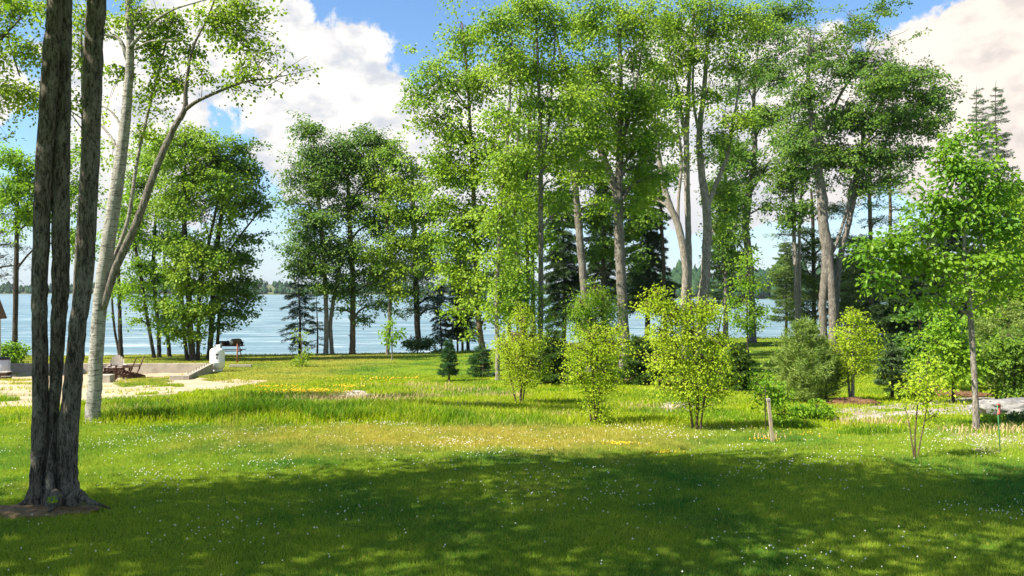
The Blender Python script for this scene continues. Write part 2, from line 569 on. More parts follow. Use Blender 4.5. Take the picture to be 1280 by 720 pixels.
def mat_bark(name, dark, light, patch, sc=1.0, bstr=0.9):
    m, t, out = mat_new(name)
    tc = t.new('ShaderNodeTexCoord'); o = tc.outputs['Object']
    r = t.noise(t.mapping(o, (10 * sc, 10 * sc, 1.9 * sc)), 2.2, 8.0, 0.70, 0.8)
    fine = t.noise(t.mapping(o, (22 * sc, 22 * sc, 9 * sc)), 2.0, 6.0, 0.7, 0.3)
    big = t.noise(t.mapping(o, (2.6, 2.6, 1.3)), 1.8, 6.0, 0.68, 0.4)
    h = t.math('ADD', t.math('MULTIPLY', r, 0.65), t.math('MULTIPLY', fine, 0.35))
    c = t.mix(t.range(h, 0.40, 0.60), dark, light)
    pm = t.math('MULTIPLY', t.range(big, 0.50, 0.60), t.range(fine, 0.36, 0.56))
    c = t.mix(t.math('MULTIPLY', pm, 0.75), c, patch)
    principled(t, out, c, 0.92, 0.08, bump=h, bstr=bstr, bdist=0.09)
    return m


def mat_birch():
    m, t, out = mat_new('birch_bark')
    tc = t.new('ShaderNodeTexCoord'); o = tc.outputs['Object']
    ln = t.noise(t.mapping(o, (3.0, 3.0, 20)), 1.7, 6.0, 0.66, 0.5)
    bg_ = t.noise(t.mapping(o, (3.0, 3.0, 1.2)), 1.9, 6.0, 0.68, 0.5)
    fine = t.noise(t.mapping(o, (12, 12, 16)), 2.4, 6.0, 0.72)
    c = t.mix(t.range(bg_, 0.36, 0.58), (0.27, 0.25, 0.215), (0.43, 0.41, 0.365))
    c = t.mix(t.math('MULTIPLY', t.range(bg_, 0.52, 0.64), 0.8), c, (0.13, 0.11, 0.09))
    c = t.mix(t.math('MULTIPLY', t.range(ln, 0.50, 0.62), 0.85), c, (0.085, 0.07, 0.055))
    c = t.mix(t.math('MULTIPLY', t.range(fine, 0.50, 0.66), 0.7), c, (0.14, 0.12, 0.10))
    h = t.math('ADD', t.math('MULTIPLY', ln, 0.5), t.math('MULTIPLY', fine, 0.5))
    principled(t, out, c, 0.85, 0.12, bump=h, bstr=0.8, bdist=0.05)
    return m


def mat_plain(name, base, var=0.25, rough=0.7, sc=6.0, spec=0.3, metal=0.0, stretch=(1, 1, 1), bstr=0.25):
    m, t, out = mat_new(name)
    tc = t.new('ShaderNodeTexCoord')
    n = t.noise(t.mapping(tc.outputs['Object'], stretch), sc, 6.0, 0.65)
    dk = tuple(x * (1 - var) for x in base)
    lt = tuple(min(1.0, x * (1 + var * 0.6)) for x in base)
    c = t.mix(t.range(n, 0.32, 0.68), dk, lt)
    principled(t, out, c, rough, spec, metal, bump=n, bstr=bstr, bdist=0.01)
    return m


LEAF = {
    'maple': mat_leaf('maple_leaf', (0.07, 0.165, 0.015), (0.175, 0.30, 0.018), (0.32, 0.42, 0.025), 0.36),
    'maple_deep': mat_leaf('maple_leaf_deep', (0.04, 0.105, 0.016), (0.09, 0.19, 0.02), (0.18, 0.28, 0.025), 0.38),
    'birch': mat_leaf('birch_leaf', (0.14, 0.235, 0.02), (0.21, 0.31, 0.025), (0.32, 0.40, 0.035), 0.45),
    'lime': mat_leaf('young_leaf', (0.22, 0.33, 0.014), (0.34, 0.45, 0.018), (0.50, 0.57, 0.05), 0.45),
    'fresh': mat_leaf('fresh_leaf', (0.12, 0.25, 0.018), (0.19, 0.34, 0.02), (0.31, 0.43, 0.03), 0.45),
    'oak': mat_leaf('oak_leaf', (0.085, 0.20, 0.018), (0.14, 0.28, 0.02), (0.235, 0.36, 0.025), 0.42, 0.42),
    'spruce': mat_leaf('spruce_needle', (0.022, 0.052, 0.017), (0.038, 0.08, 0.024), (0.065, 0.115, 0.03), 0.15),
    'soft': mat_leaf('soft_needle', (0.12, 0.20, 0.035), (0.18, 0.26, 0.05), (0.26, 0.32, 0.07), 0.3),
    'small': mat_leaf('small_spruce_needle', (0.03, 0.085, 0.03), (0.05, 0.125, 0.04), (0.08, 0.17, 0.045), 0.25),
    'blue': mat_leaf('blue_needle', (0.06, 0.115, 0.05), (0.09, 0.155, 0.06), (0.13, 0.20, 0.07), 0.2),
    'pine': mat_leaf('pine_needle', (0.065, 0.135, 0.022), (0.11, 0.185, 0.03), (0.18, 0.25, 0.04), 0.25),
    'shrub': mat_leaf('shrub_leaf', (0.035, 0.08, 0.014), (0.06, 0.12, 0.018), (0.095, 0.165, 0.02), 0.3),
}
BARK = {
    'grey': mat_bark('grey_bark', (0.065, 0.055, 0.045), (0.26, 0.23, 0.195), (0.32, 0.295, 0.255)),
    'dark': mat_bark('dark_bark', (0.030, 0.024, 0.019), (0.10, 0.083, 0.066), (0.14, 0.125, 0.10)),
    'furrowed': mat_bark('furrowed_bark', (0.035, 0.030, 0.025), (0.235, 0.205, 0.17), (0.28, 0.265, 0.225), 1.3, 1.0),
    'pale': mat_bark('pale_bark', (0.12, 0.10, 0.08), (0.38, 0.335, 0.28), (0.44, 0.405, 0.355)),
    'tan': mat_bark('tan_bark', (0.085, 0.055, 0.034), (0.235, 0.17, 0.11), (0.28, 0.23, 0.175), 1.6),
    'birch': mat_birch(),
}

# ------------------------------------------------------------------ trees
def smooth_path(P, n=7):
    """Catmull-Rom through the points (columns: x y z r)"""
    P = np.asarray(P, dtype=float)
    if len(P) < 3:
        t = np.linspace(0, 1, n)[:, None]
        return P[0] * (1 - t) + P[-1] * t
    A = np.vstack([2 * P[0] - P[1], P, 2 * P[-1] - P[-2]])
    out = []
    for i in range(1, len(A) - 2):
        t = np.linspace(0, 1, n, endpoint=False)[:, None]
        p0, p1, p2, p3 = A[i - 1], A[i], A[i + 1], A[i + 2]
        out.append(0.5 * (2 * p1 + (p2 - p0) * t + (2 * p0 - 5 * p1 + 4 * p2 - p3) * t * t + (3 * p1 - p0 - 3 * p2 + p3) * t ** 3))
    out.append(P[-1:])
    return np.vstack(out)


def tree(name, label, cat, stems, clumps, leaf='maple', bark='grey', d=None, base=None, group=None, L=0.15, ratio=0.72, cov=1.5,
         spray=0.44, flat=0.5, per=52, kind='rhomb', sides=9, wob=0.10, twig=0.85, flare=1.2, world_clumps=(), droop=0.0, up=0.62, limb=1.0, gap=0.30, alt=(), altbark=None):
    """stems: lists of (px, py, width_px[, depth offset]); clumps: (px, py, rx, ry[, depth offset[, cover]])"""
    b = on_ground(*base) if base is not None else None
    if d is None:
        d = b[1]
    if b is None:
        x0 = (stems[0][0][0] - 640) / 1000 * d
        b = np.array([x0, d, float(gz(x0, d))])
    root = empty(name, tuple(b))
    tag(root, label, cat, group)
    k = d / 1000
    tb = MB()
    ab = MB()
    samples = []
    for si, st in enumerate(stems):
        P = []
        for p in st:
            w = W(p[0], p[1], d, p[3] if len(p) > 3 else 0.0)
            P.append((*w, p[2] * k / 2 * 0.84))
        P = np.array(P)
        if abs(P[0][2] - b[2]) < 0.9:      # this stem stands on the ground: flare and sink it
            P[0][2] = float(gz(P[0][0], P[0][1])) - 0.12
            P[0][3] *= flare
            mid = P[0] * 0.72 + P[1] * 0.28
            mid[3] = P[1][3] * 1.04 + 0.10 * (P[0][3] - P[1][3])
            P = np.vstack([P[:1], mid[None], P[1:]]) if P[1][2] - P[0][2] > 0.9 else P
        S = smooth_path(P, 7)
        S[:, 3] = np.maximum(S[:, 3], 0.006)
        S[:, :2] += 0.04 * S[:, 3:4] * rng.standard_normal((len(S), 2))
        (ab if si in alt else tb).tube(S[:, :3], S[:, 3], sides if S[:, 3].max() > 0.04 else 6, wob=wob)
        samples.append(S)
    S = np.vstack(samples)
    cb = MB()
    if kind == 'rhomb' and ratio > .5: L *= 1.04
    allc = []
    for c in clumps:
        cc = W(c[0], c[1], d, c[4] if len(c) > 4 else 0.0)
        rx, rz = c[2] * k * 1.07, c[3] * k * 1.08
        ry = min(max(rx, rz), (rx + rz) * 0.55)
        allc.append((cc, np.array([rx, ry, rz]), c[5] if len(c) > 5 else 1.0))
    for c in world_clumps:
        allc.append((np.array(c[:3], dtype=float), np.array(c[3:6], dtype=float), c[6] if len(c) > 6 else 1.0))
    TA, TM, TB_ = [], [], []
    for cc, rad, cv in allc:
        # a limb from the stem to the heart of the clump
        want = cc - np.array([0, 0, rad[2] * 0.7 + 0.25 * np.linalg.norm(cc[:2] - S[:, :2].mean(0))])
        dist = np.linalg.norm(S[:, :3] - want, axis=1) + np.where(S[:, 2] > cc[2] + rad[2] * 0.2, 3.0, 0.0)
        j = int(np.argmin(dist))
        a = S[j, :3]; r0 = min(S[j, 3] * 0.55, 0.10) * limb
        span = np.linalg.norm(cc - a)
        m1 = a * 0.55 + cc * 0.45 + np.array([0, 0, 0.10 * span]) + rng.standard_normal(3) * 0.05 * span
        end = cc + (cc - a) / (span + 1e-6) * rad.mean() * 0.45
        if span > 0.25:
            lp = smooth_path(np.array([(*a, r0), (*m1, r0 * 0.7), (*cc, r0 * 0.42), (*end, 0.008)]), 5)
            tb.tube(lp[:, :3], np.maximum(lp[:, 3], 0.006), 6, wob=0.04)
        else:
            lp = np.array([(*a, r0), (*cc, r0 * .5)])
        area = math.pi * rad[0] * rad[2]
        nl = 2.15 * cov * cv * area / (0.42 * L * L * ratio)
        ns = max(4, int(nl / per))
        u = rng.standard_normal((ns, 3)); u /= np.linalg.norm(u, axis=1)[:, None]
        rr = rng.random(ns) ** (1 / 2.1)
        rr *= 0.84 + 0.58 * wave(u[:, 0] * 3, u[:, 2] * 3 + u[:, 1] * 2, 1.6, cc[0] + cc[2])
        C = cc + u * rr[:, None] * rad
        keep = wave(C[:, 0] + C[:, 1] * .6, C[:, 2] * 1.3, 2.2 / max(rad.mean(), 0.3), cc[1]) > -0.62 + gap
        C = C[keep]; u = u[keep]; ns = len(C)
        C = C + rng.standard_normal(C.shape) * rad * np.array([.10, .10, .07])
        C[:, 2] -= droop * np.linalg.norm((C - cc)[:, :2], axis=1)
        # twigs
        nt = int(ns * twig)
        sel = rng.permutation(ns)[:nt]
        src = lp[rng.integers(len(lp) // 3, len(lp), nt), :3]
        TA.append(src); TB_.append(C[sel]); TM.append(src * .5 + C[sel] * .5 + np.array([0, 0, 0.06]) * rad.mean() + rng.standard_normal((nt, 3)) * 0.06 * rad.mean())
        # leaves
        sz = spray * (0.7 + 0.6 * rng.random(ns))
        cnt = per
        oa = rng.random((ns, cnt)) * 6.2832
        orr = rng.random((ns, cnt)) ** .55 * 1.45 * (1 + .3 * np.sin(oa * 3 + rng.random((ns, 1)) * 6.28) + .2 * np.sin(oa * 5 + rng.random((ns, 1)) * 6.28))
        off = np.stack([orr * np.cos(oa), orr * np.sin(oa), rng.standard_normal((ns, cnt)) * flat * .55], -1) * sz[:, None, None]
        tilt = rng.standard_normal((ns, 3)) * 0.30
        off[..., 2] += off[..., 0] * tilt[:, None, 0] + off[..., 1] * tilt[:, None, 1] - 0.16 * (off[..., 0] ** 2 + off[..., 1] ** 2) / spray
        pos = (C[:, None, :] + off).reshape(-1, 3)
        nr = np.repeat(u * 0.40 + np.array([-.28, -.30, up]) + np.stack([-tilt[:, 0], -tilt[:, 1], 0 * tilt[:, 0]], 1), cnt, 0) + rng.standard_normal((ns * cnt, 3)) * 0.50
        al = off.reshape(-1, 3) + rng.standard_normal((ns * cnt, 3)) * 0.5 * spray - np.array([0, 0, 0.25 * spray])
        ll = L * (0.65 + 0.6 * rng.random(len(pos)))
        cb.leaves(pos, nr, ll, ll * ratio, kind, al)
    if TA and twig > 0:
        tb.twigs(np.vstack(TA), np.vstack(TM), np.vstack(TB_), max(0.010, 0.00035 * d), max(0.004, 0.00012 * d))
    tb.build('trunk', BARK[bark], root, b)
    if ab.n:
        tag(ab.build('second_stem', BARK[altbark], root, b), 'grey brown leaning stem')
    if cb.n:
        cb.build('crown', LEAF[leaf], root, b, smooth=False)
    return root


def conifer(name, label, cat, base=None, top=None, width=40, d=None, px=None, leaf='spruce', bark='dark', group=None, z0=0.06, trunk_w=6,
            droop=0.25, lift=0.0, L=0.22, dens=1.0, power=0.85, lean=0.0, gap=0.34, needle=0.2, sparse=0.0, tuft=False):
    """spire-shaped evergreen: base pixel, pixel row of its tip, greatest width in pixels"""
    if base is not None:
        b = on_ground(*base)
        if d is not None:
            x = (base[0] - 640) / 1000 * d
            b = np.array([x, d, float(gz(x, d))])
    else:
        x = (px - 640) / 1000 * d
        b = np.array([x, d, float(gz(x, d))])
    d = b[1]
    k = d / 1000
    H = (E - (top - HZ) * k) - b[2]
    Rm = width * k / 2
    root = empty(name, tuple(b)); tag(root, label, cat, group)
    tb, cb = MB(), MB()
    n = 12
    t = np.linspace(0, 1, n)
    ax = np.stack([b[0] + lean * t * H + 0.01 * H * np.sin(t * 5), b[1] + 0 * t, b[2] - 0.1 + t * (H + 0.1)], 1)
    tb.tube(ax, np.maximum(trunk_w * k / 2 * (1 - t * 0.93), 0.006), 7, wob=0.06)
    z = z0
    A, M, B = [], [], []
    LP, LN, LA = [], [], []
    step = max(gap, H / 55) / H
    while z < 0.985:
        r = Rm * (1 - z) ** power * (0.75 + 0.35 * rng.random())
        if z < 0.2: r *= 0.72 + 1.4 * z
        nb = rng.integers(4, 7)
        a0 = rng.random() * 6.28
        for i in range(nb):
            if rng.random() < sparse: continue
            az = a0 + i * 6.283 / nb + rng.normal() * 0.25
            rl = r * (0.6 + 0.55 * rng.random())
            o = np.array([b[0] + lean * z * H, b[1], b[2] + z * H + rng.normal() * step * H * 0.3])
            out = np.array([math.cos(az), math.sin(az), 0])
            lat = np.array([-math.sin(az), math.cos(az), 0])
            dz = lambda q: rl * (lift * q - droop * q * q + 0.10 * q ** 4)
            e = o + out * rl + np.array([0, 0, dz(1.0)])
            m = o + out * rl * .5 + np.array([0, 0, dz(0.5)])
            A.append(o); M.append(m); B.append(e)
            nn = int(max(5, dens * (10 + 120 * rl * rl ** 0.2 * 0.22 / L)))
            q = 0.12 + 0.9 * rng.random(nn) ** 0.8
            w = (0.42 * (1.05 - q) + 0.05) * rl
            s = rng.uniform(-1, 1, nn)
            p = o + out * (q * rl)[:, None] + lat * (s * w)[:, None]
            p[:, 2] += np.array([dz(x) for x in q]) - np.abs(s) * w * 0.22 + rng.normal(0, 0.03 * rl + 0.015, nn)
            LP.append(p)
            if tuft:
                LA.append(out * 0.8 + lat * s[:, None] * 0.8 + rng.standard_normal((nn, 3)) * 0.55 + np.array([0, 0, 0.45]))
                LN.append(rng.standard_normal((nn, 3)))
            else:
                LA.append(out + lat * (s * 1.2)[:, None] + rng.standard_normal((nn, 3)) * 0.3)
                LN.append(np.array([0, 0, 1.0]) + rng.standard_normal((nn, 3)) * 0.38 + out * 0.25)
        z += step * (0.75 + 0.5 * rng.random()) * (1.0 - 0.35 * z)
    A, M, B = map(np.array, (A, M, B))
    tb.twigs(A, M, B, max(0.012, 0.0004 * d), 0.005)
    LP, LN, LA = np.vstack(LP), np.vstack(LN), np.vstack(LA)
    ll = L * (0.6 + 0.7 * rng.random(len(LP)))
    cb.leaves(LP, LN, ll, ll * needle, 'rhomb', LA)
    tb.build('trunk', BARK[bark], root, b)
    cb.build('crown', LEAF[leaf], root, b, smooth=False)
    return root


# ------------------------------------------------------------------ the near trees
MAPLES = 'tall shore maples standing in the lawn'
near = tree('maple_tree', 'dark triple trunked maple with furrowed bark and flared roots, nearest on the mown lawn', 'tree',
     [[(52, 636, 36), (49, 605, 27), (50, 560, 23), (50, 464, 21.5), (49, 400, 21), (50, 340, 22), (56, 200, 23), (66, 60, 23), (70, 0, 21), (80, -150, 19), (85, -420, 13), (70, -700, 5)],
      [(64, 600, 18, 0.10), (64, 550, 16, 0.10), (69, 480, 17, 0.08), (73, 400, 21, 0.08), (76, 340, 24, 0.10), (77, 200, 25, 0.15), (79, 60, 24, .18), (81, 0, 22, .18), (88, -150, 17, .1), (125, -420, 10, -.5), (150, -700, 4, -.9)],
      [(84, 637, 36), (84, 600, 30), (85, 540, 28), (92, 464, 25), (98, 400, 23.5), (106, 340, 24), (114, 200, 24), (118, 60, 26), (122, 0, 26), (132, -150, 22), (150, -420, 13), (190, -700, 5)],
      [(64, 634, 20, -.12), (62, 600, 13, -.15), (64, 560, 6, -.10), (66, 540, 2, -.06)],
      [(84, 600, 22, -.08), (96, 617, 14, -.16), (109, 626, 9, -.22), (124, 631, 5, -.24), (138, 636, 2, -.2)],
      [(50, 598, 20, -.02), (42, 616, 16, -.05), (33, 627, 10, -.08), (20, 633, 5, -.08), (8, 637, 2, -.05)],
      [(72, 596, 18, -.12), (70, 618, 16, -.2), (66, 632, 9, -.32), (60, 640, 3, -.42)]],
     [], leaf='maple', bark='furrowed', base=(68, 635), L=0.14, ratio=0.9, cov=1.15, spray=0.42, kind='leaf', sides=20, wob=0.09, flare=1.3,
     world_clumps=[(-3.3, 7.35, 9.6, 2.4, 1.8, 1.3), (-1.7, 6.35, 10.8, 2.2, 1.7, 1.4), (-5.5, 7.15, 10.2, 2.4, 1.8, 1.4), (-3.5, 6.15, 12.4, 2.4, 1.7, 1.4), (-3.7, 9.85, 7.7, 1.5, 1.1, 0.7, 0.9), (-5.7, 10.15, 7.5, 1.4, 1.0, 0.7, 0.9), (-2.0, 9.25, 8.1, 1.4, 0.9, 0.7, 0.8), (-0.7, 7.85, 8.4, 1.4, 0.9, 0.7, 0.8)])

tree('birch_tree', 'white barked birch with a second grey stem leaning out, behind the dark maple', 'tree',
     [[(115, 529, 19), (119, 470, 20), (123, 400, 19.5), (130, 340, 19.5), (147, 230, 18), (156, 160, 15), (162, 95, 12), (163, 40, 11), (160, -20, 9), (158, -110, 5)],
      [(129, 385, 10, -.05), (145, 335, 11, -.1), (172, 276, 11, -.15), (198, 204, 10, -.2), (217, 162, 8.5, -.2), (231, 137, 7.5, -.2), (233, 108, 5, -.2), (241, 62, 3.5, -.2), (262, 18, 2.5, -.2), (275, -20, 1.5)],
      [(231, 138, 6, -.2), (248, 126, 5, -.25), (280, 112, 4, -.3), (308, 102, 3, -.3), (345, 97, 1.8, -.3), (392, 87, .6, -.3)],
      [(308, 102, 2.2, -.3), (330, 108, 1.8, -.35), (352, 98, 1.0, -.4)], [(345, 97, 1.5, -.3), (362, 84, 1.2, -.3), (384, 70, .6, -.3)], [(340, 99, 1.4, -.3), (358, 104, 1.1, -.3), (378, 98, .6, -.3)], [(300, 104, 1.8, -.3), (318, 84, 1.4, -.2), (346, 66, .7, -.2)],
      [(140, 330, 6, .2), (160, 275, 5.5, .3), (172, 200, 5, .35), (188, 130, 4, .4), (204, 70, 3, .4), (215, 20, 2, .4)],
      [(160, 75, 7, .1), (150, 50, 5, .1), (128, 42, 4, .1), (100, 20, 3, .1)],
      [(163, 60, 6, -.1), (185, 35, 4.5, -.2), (212, 15, 3.2, -.3), (244, 4, 2, -.3), (290, -8, 1.2)],
      [(168, 62, 4, -.1), (190, 52, 3, -.2), (225, 51, 2, -.2)],
      [(156, 165, 4, .1), (140, 140, 3, .2), (118, 128, 2, .3)]],
     [(270, 25, 45, 28, 0, .9), (305, 45, 38, 30, 0, .8), (325, 75, 28, 20, -.3, .7), (298, 88, 26, 18, -.3, .6), (290, 112, 18, 12, -.3, .6), (330, 95, 22, 12, -.4, .5), (215, 30, 35, 28, .2, .7), (190, 60, 35, 40, .4, .55),
      (238, 62, 28, 26, .2, .6), (218, 100, 30, 22, .2, .55), (190, 118, 30, 26, .4, .5), (175, 20, 45, 25, .2, .7), (110, 25, 40, 28, .4, .6), (300, 8, 45, 18, 0, .8), (150, 95, 30, 30, .6, .4), (120, 150, 18, 30, .6, .4), (145, 190, 16, 30, .5, .4),
      (252, 95, 20, 16, -.2, .5), (358, 90, 12, 7, -.3, .35), (372, 84, 9, 5, -.3, .3), (345, 66, 14, 9, -.2, .6), (205, 140, 24, 18, .2, .4), (180, 165, 22, 22, .3, .4), (60, 10, 40, 22, .6, .6)],
     leaf='birch', bark='birch', base=(118, 529), L=0.078, ratio=0.75, cov=.98, spray=0.19, per=20, kind='leaf', sides=16, wob=0.07, twig=1.0, limb=0.6, gap=0.2, alt=(1, 2, 3), altbark='grey')

tree('maple_tree', 'leafy maple reaching in from the left edge behind the dark triple trunk', 'tree',
     [[(-75, 505, 20), (-70, 300, 18), (-60, 150, 15), (-45, 20, 11), (-40, -80, 7)],
      [(-60, 170, 8), (-30, 110, 6), (5, 45, 4.5), (12, 55, 3), (25, 95, 2)], [(-55, 120, 7), (-20, 60, 5), (10, 40, 3.5), (28, 22, 2)], [(88, 505, 9, .6), (92, 400, 8, .6), (99, 280, 7, .6), (104, 190, 6.5, .6), (104, 100, 5, .6), (102, 40, 3, .6)]],
     [(15, 22, 34, 28), (38, 70, 30, 26, 0, .8), (12, 118, 34, 22), (45, 118, 26, 22, 0, .8), (20, 5, 50, 18), (-30, 60, 40, 50), (-30, 130, 40, 30), (100, 70, 22, 40, .6, .7), (98, 130, 20, 30, .6, .7), (60, 128, 20, 14)],
     leaf='birch', bark='grey', d=21, L=0.09, cov=1.0, spray=.28, per=34, kind='leaf', limb=.6)

# ------------------------------------------------------------------ trees out by the shore, left to right
PINE_G = 'dark evergreens along the shore'
tree('maple_tree', 'sunlit bushy maple in the distance at the left edge, above the horizontal pine boughs', 'tree',
     [[(18, 449, 8), (20, 350, 7), (22, 250, 5), (25, 200, 3)]],
     [(15, 200, 28, 22), (35, 225, 30, 26), (8, 240, 28, 24), (30, 268, 32, 22), (60, 250, 26, 30), (95, 240, 26, 36), (100, 190, 22, 26), (70, 205, 22, 22), (98, 300, 22, 30)],
     leaf='fresh', bark='dark', d=48, L=0.17, cov=1.6, spray=0.45)
tree('pine_tree', 'pine with thin flat horizontal boughs at the left edge over the water', 'tree',
     [[(-22, 450, 9), (-20, 300, 7), (-18, 200, 4)]],
     [(0, 290, 30, 6, 0, .8), (12, 305, 32, 5, 0, .8), (2, 322, 32, 5, 0, .8), (18, 332, 30, 4, 0, .7), (-5, 270, 30, 6), (5, 345, 28, 4, 0, .6)],
     leaf='spruce', bark='dark', d=50, L=0.2, ratio=.25, cov=0.9, spray=0.5, flat=.15, up=1.5)
GL = 'slim trees standing at the water behind the sand yard'
tree('maple_tree', 'slim twin stemmed tree leaning by the water, right beside the white birch', 'tree',
     [[(151, 447, 8), (150, 410, 6), (149, 370, 5), (148, 320, 4)], [(150, 446, 5, .2), (143, 410, 3.5, .2), (140, 370, 3, .2), (142, 330, 2, .2)]],
     [(155, 360, 26, 22, 0, .7), (150, 310, 26, 30, 0, .9), (160, 270, 26, 26, 0, .8), (140, 395, 14, 8, 0, .5)], leaf='fresh', bark='dark', d=54, L=.17, cov=1.4, group=GL)
tree('maple_tree', 'slender dark stem bowed to the left, second of the slim shore trees', 'tree',
     [[(193, 446, 5.5), (187, 415, 5), (182, 385, 5), (176, 345, 5), (168, 300, 3.5), (165, 250, 2)]],
     [(172, 330, 28, 24, 0, .9), (165, 275, 28, 30), (178, 235, 28, 30), (178, 370, 24, 16, 0, .7), (185, 200, 26, 26), (170, 400, 22, 7, 0, .5)], leaf='fresh', bark='dark', d=53, L=.17, cov=1.5, group=GL)
tree('maple_tree', 'upright dark stem beside the bowed one, with yellow green lower boughs', 'tree',
     [[(199, 445, 6), (198, 410, 5.5), (194, 370, 5), (192, 320, 5), (196, 250, 3)]],
     [(200, 350, 26, 16), (205, 378, 24, 12), (198, 400, 20, 10, 0, .7), (205, 300, 28, 24), (208, 250, 30, 30), (208, 195, 30, 30)], leaf='fresh', bark='dark', d=54, L=.17, cov=1.5, group=GL)
tree('maple_tree', 'thin grey stem standing just left of the big double trunked maple', 'tree',
     [[(212, 445, 6), (209, 415, 5.5), (207, 380, 5), (205, 330, 4), (210, 280, 2.5)]],
     [(214, 345, 24, 16), (218, 395, 24, 12), (225, 415, 16, 7, 0, .7), (218, 300, 24, 24)], leaf='fresh', bark='dark', d=55, L=.17, cov=1.4, group=GL)
tree('maple_tree', 'big double trunked maple by the water with a dense round crown', 'tree',
     [[(241, 451, 11), (238, 415, 9), (236, 370, 8.5), (232, 320, 9), (230, 260, 6), (232, 200, 3)], [(234, 450, 6, .3), (230, 415, 5.5, .3), (226, 370, 7, .3), (218, 300, 5, .3)], [(247, 449, 6, .3), (248, 410, 5.5, .3), (250, 360, 6, .3), (262, 300, 5, .3), (275, 240, 3, .3)]],
     [(235, 172, 42, 26), (205, 185, 30, 30), (265, 190, 40, 28), (240, 220, 50, 30), (275, 235, 40, 28), (215, 250, 38, 32), (255, 270, 46, 30), (235, 310, 40, 30), (265, 325, 34, 24), (245, 360, 34, 20), (240, 395, 28, 14), (226, 418, 20, 9, 0, .8), (215, 385, 24, 14, -.6), (205, 410, 22, 9, -.6, .8), (252, 385, 22, 12, -.5), (222, 345, 30, 16, -.6), (255, 415, 14, 7, 0, .6)],
     leaf='maple', bark='dark', base=(241, 451), L=.17, cov=1.75)
tree('maple_tree', 'twin stemmed maple rising behind the white propane tank', 'tree',
     [[(261, 449, 9), (264, 415, 8), (266, 370, 7.5), (270, 320, 8), (280, 250, 5), (292, 200, 3)], [(270, 447, 5, .3), (273, 410, 5, .3), (274, 370, 5, .3), (268, 320, 4, .3)], [(272, 335, 4), (300, 295, 3), (322, 268, 2), (335, 258, 1)]],
     [(285, 205, 34, 26), (308, 215, 24, 22), (318, 245, 18, 20, 0, .8), (300, 255, 32, 22), (310, 295, 22, 14, 0, .9), (290, 320, 32, 22), (305, 350, 24, 12, 0, .9), (280, 360, 30, 16), (292, 390, 24, 11), (278, 405, 20, 9, -.4, .8), (268, 380, 24, 14, -.4), (305, 372, 22, 10, 0, .9), (330, 262, 12, 8, 0, .4), (300, 185, 26, 14)],
     leaf='maple_deep', bark='dark', base=(262, 449), L=.17, cov=1.75)

conifer('spruce_tree', 'thin sparse black spruce alone at the water, left of the pale double trunk', 'tree', base=(374, 447), top=335, width=62, d=58, leaf='spruce', sparse=.45, dens=.8, trunk_w=4, droop=.35, power=.5, z0=.12, group=PINE_G)
conifer('spruce_tree', 'very thin spindly spruce between the black spruce and the pale double trunk', 'tree', base=(396, 446), top=352, width=34, d=60, leaf='spruce', sparse=.6, dens=.6, trunk_w=3, droop=.3, power=.5, z0=.2, group=PINE_G)
tree('maple_tree', 'maple with a pale forked double trunk and a pointed crown at the shore', 'tree',
     [[(407, 442, 7.5), (408, 405, 7), (407, 365, 6.5), (403, 300, 7), (396, 230, 5), (392, 170, 3)], [(415, 441, 6.5, .3), (413, 405, 6, .3), (418, 370, 5.5, .3), (423, 345, 6, .3), (424, 300, 5, .3)]],
     [(388, 165, 20, 18), (392, 195, 34, 22), (370, 215, 26, 20), (398, 235, 42, 24), (372, 255, 26, 18), (400, 275, 46, 20), (378, 295, 26, 14), (408, 310, 42, 18), (392, 335, 38, 14), (420, 340, 32, 18), (400, 360, 34, 10, 0, .8), (375, 330, 26, 10, 0, .8), (430, 365, 26, 10, 0, .7), (385, 310, 36, 14, -.5), (415, 210, 30, 26), (425, 185, 22, 18)],
     leaf='maple_deep', bark='pale', base=(410, 443), L=.17, cov=1.8)
tree('maple_tree', 'straight single trunked maple right of the pale double trunk, with feathery lower boughs', 'tree',
     [[(440, 443, 9), (441, 405, 8.5), (441, 350, 8), (437, 280, 7), (434, 200, 4)]],
     [(452, 175, 30, 20), (475, 180, 24, 20), (445, 205, 36, 24), (470, 225, 36, 26), (440, 250, 40, 24), (465, 280, 38, 22), (438, 310, 38, 20), (462, 335, 34, 16), (440, 365, 30, 14), (470, 380, 26, 12, 0, .9), (455, 400, 20, 9, 0, .8), (425, 385, 20, 8, 0, .6), (460, 355, 30, 14, -.5, .9)],
     leaf='maple_deep', bark='tan', base=(440, 443), L=.17, cov=1.8)
tree('maple_tree', 'slim leaning maple with a yellow green top in front of the dark pine', 'tree',
     [[(484, 442, 5), (487, 400, 5.5), (488, 350, 5.5), (485, 290, 5), (475, 240, 4), (470, 200, 2.5)]],
     [(490, 195, 28, 20), (512, 205, 26, 22), (500, 235, 40, 22), (530, 235, 26, 22), (488, 265, 36, 22), (515, 270, 34, 22), (500, 305, 40, 20), (530, 300, 24, 20), (510, 335, 36, 16), (478, 350, 30, 16), (500, 365, 28, 10, 0, .8), (470, 320, 30, 16), (530, 325, 26, 14), (545, 265, 16, 18)],
     leaf='maple', bark='grey', d=58, L=.17, cov=1.7)
tree('pine_tree', 'dark pine with a straight trunk and layered boughs behind the slim leaning maple', 'tree',
     [[(523, 436, 9), (521, 390, 9), (519, 320, 8), (516, 240, 6), (514, 200, 3)]],
     [(520, 345, 38, 9), (505, 365, 34, 8), (535, 372, 30, 8), (515, 388, 26, 6, 0, .8), (545, 335, 26, 10), (520, 310, 34, 12), (550, 300, 20, 14), (545, 385, 20, 7), (498, 330, 24, 12)],
     leaf='spruce', bark='dark', d=64, L=.24, ratio=.3, cov=1.5, spray=.5, flat=.2, up=1.2)
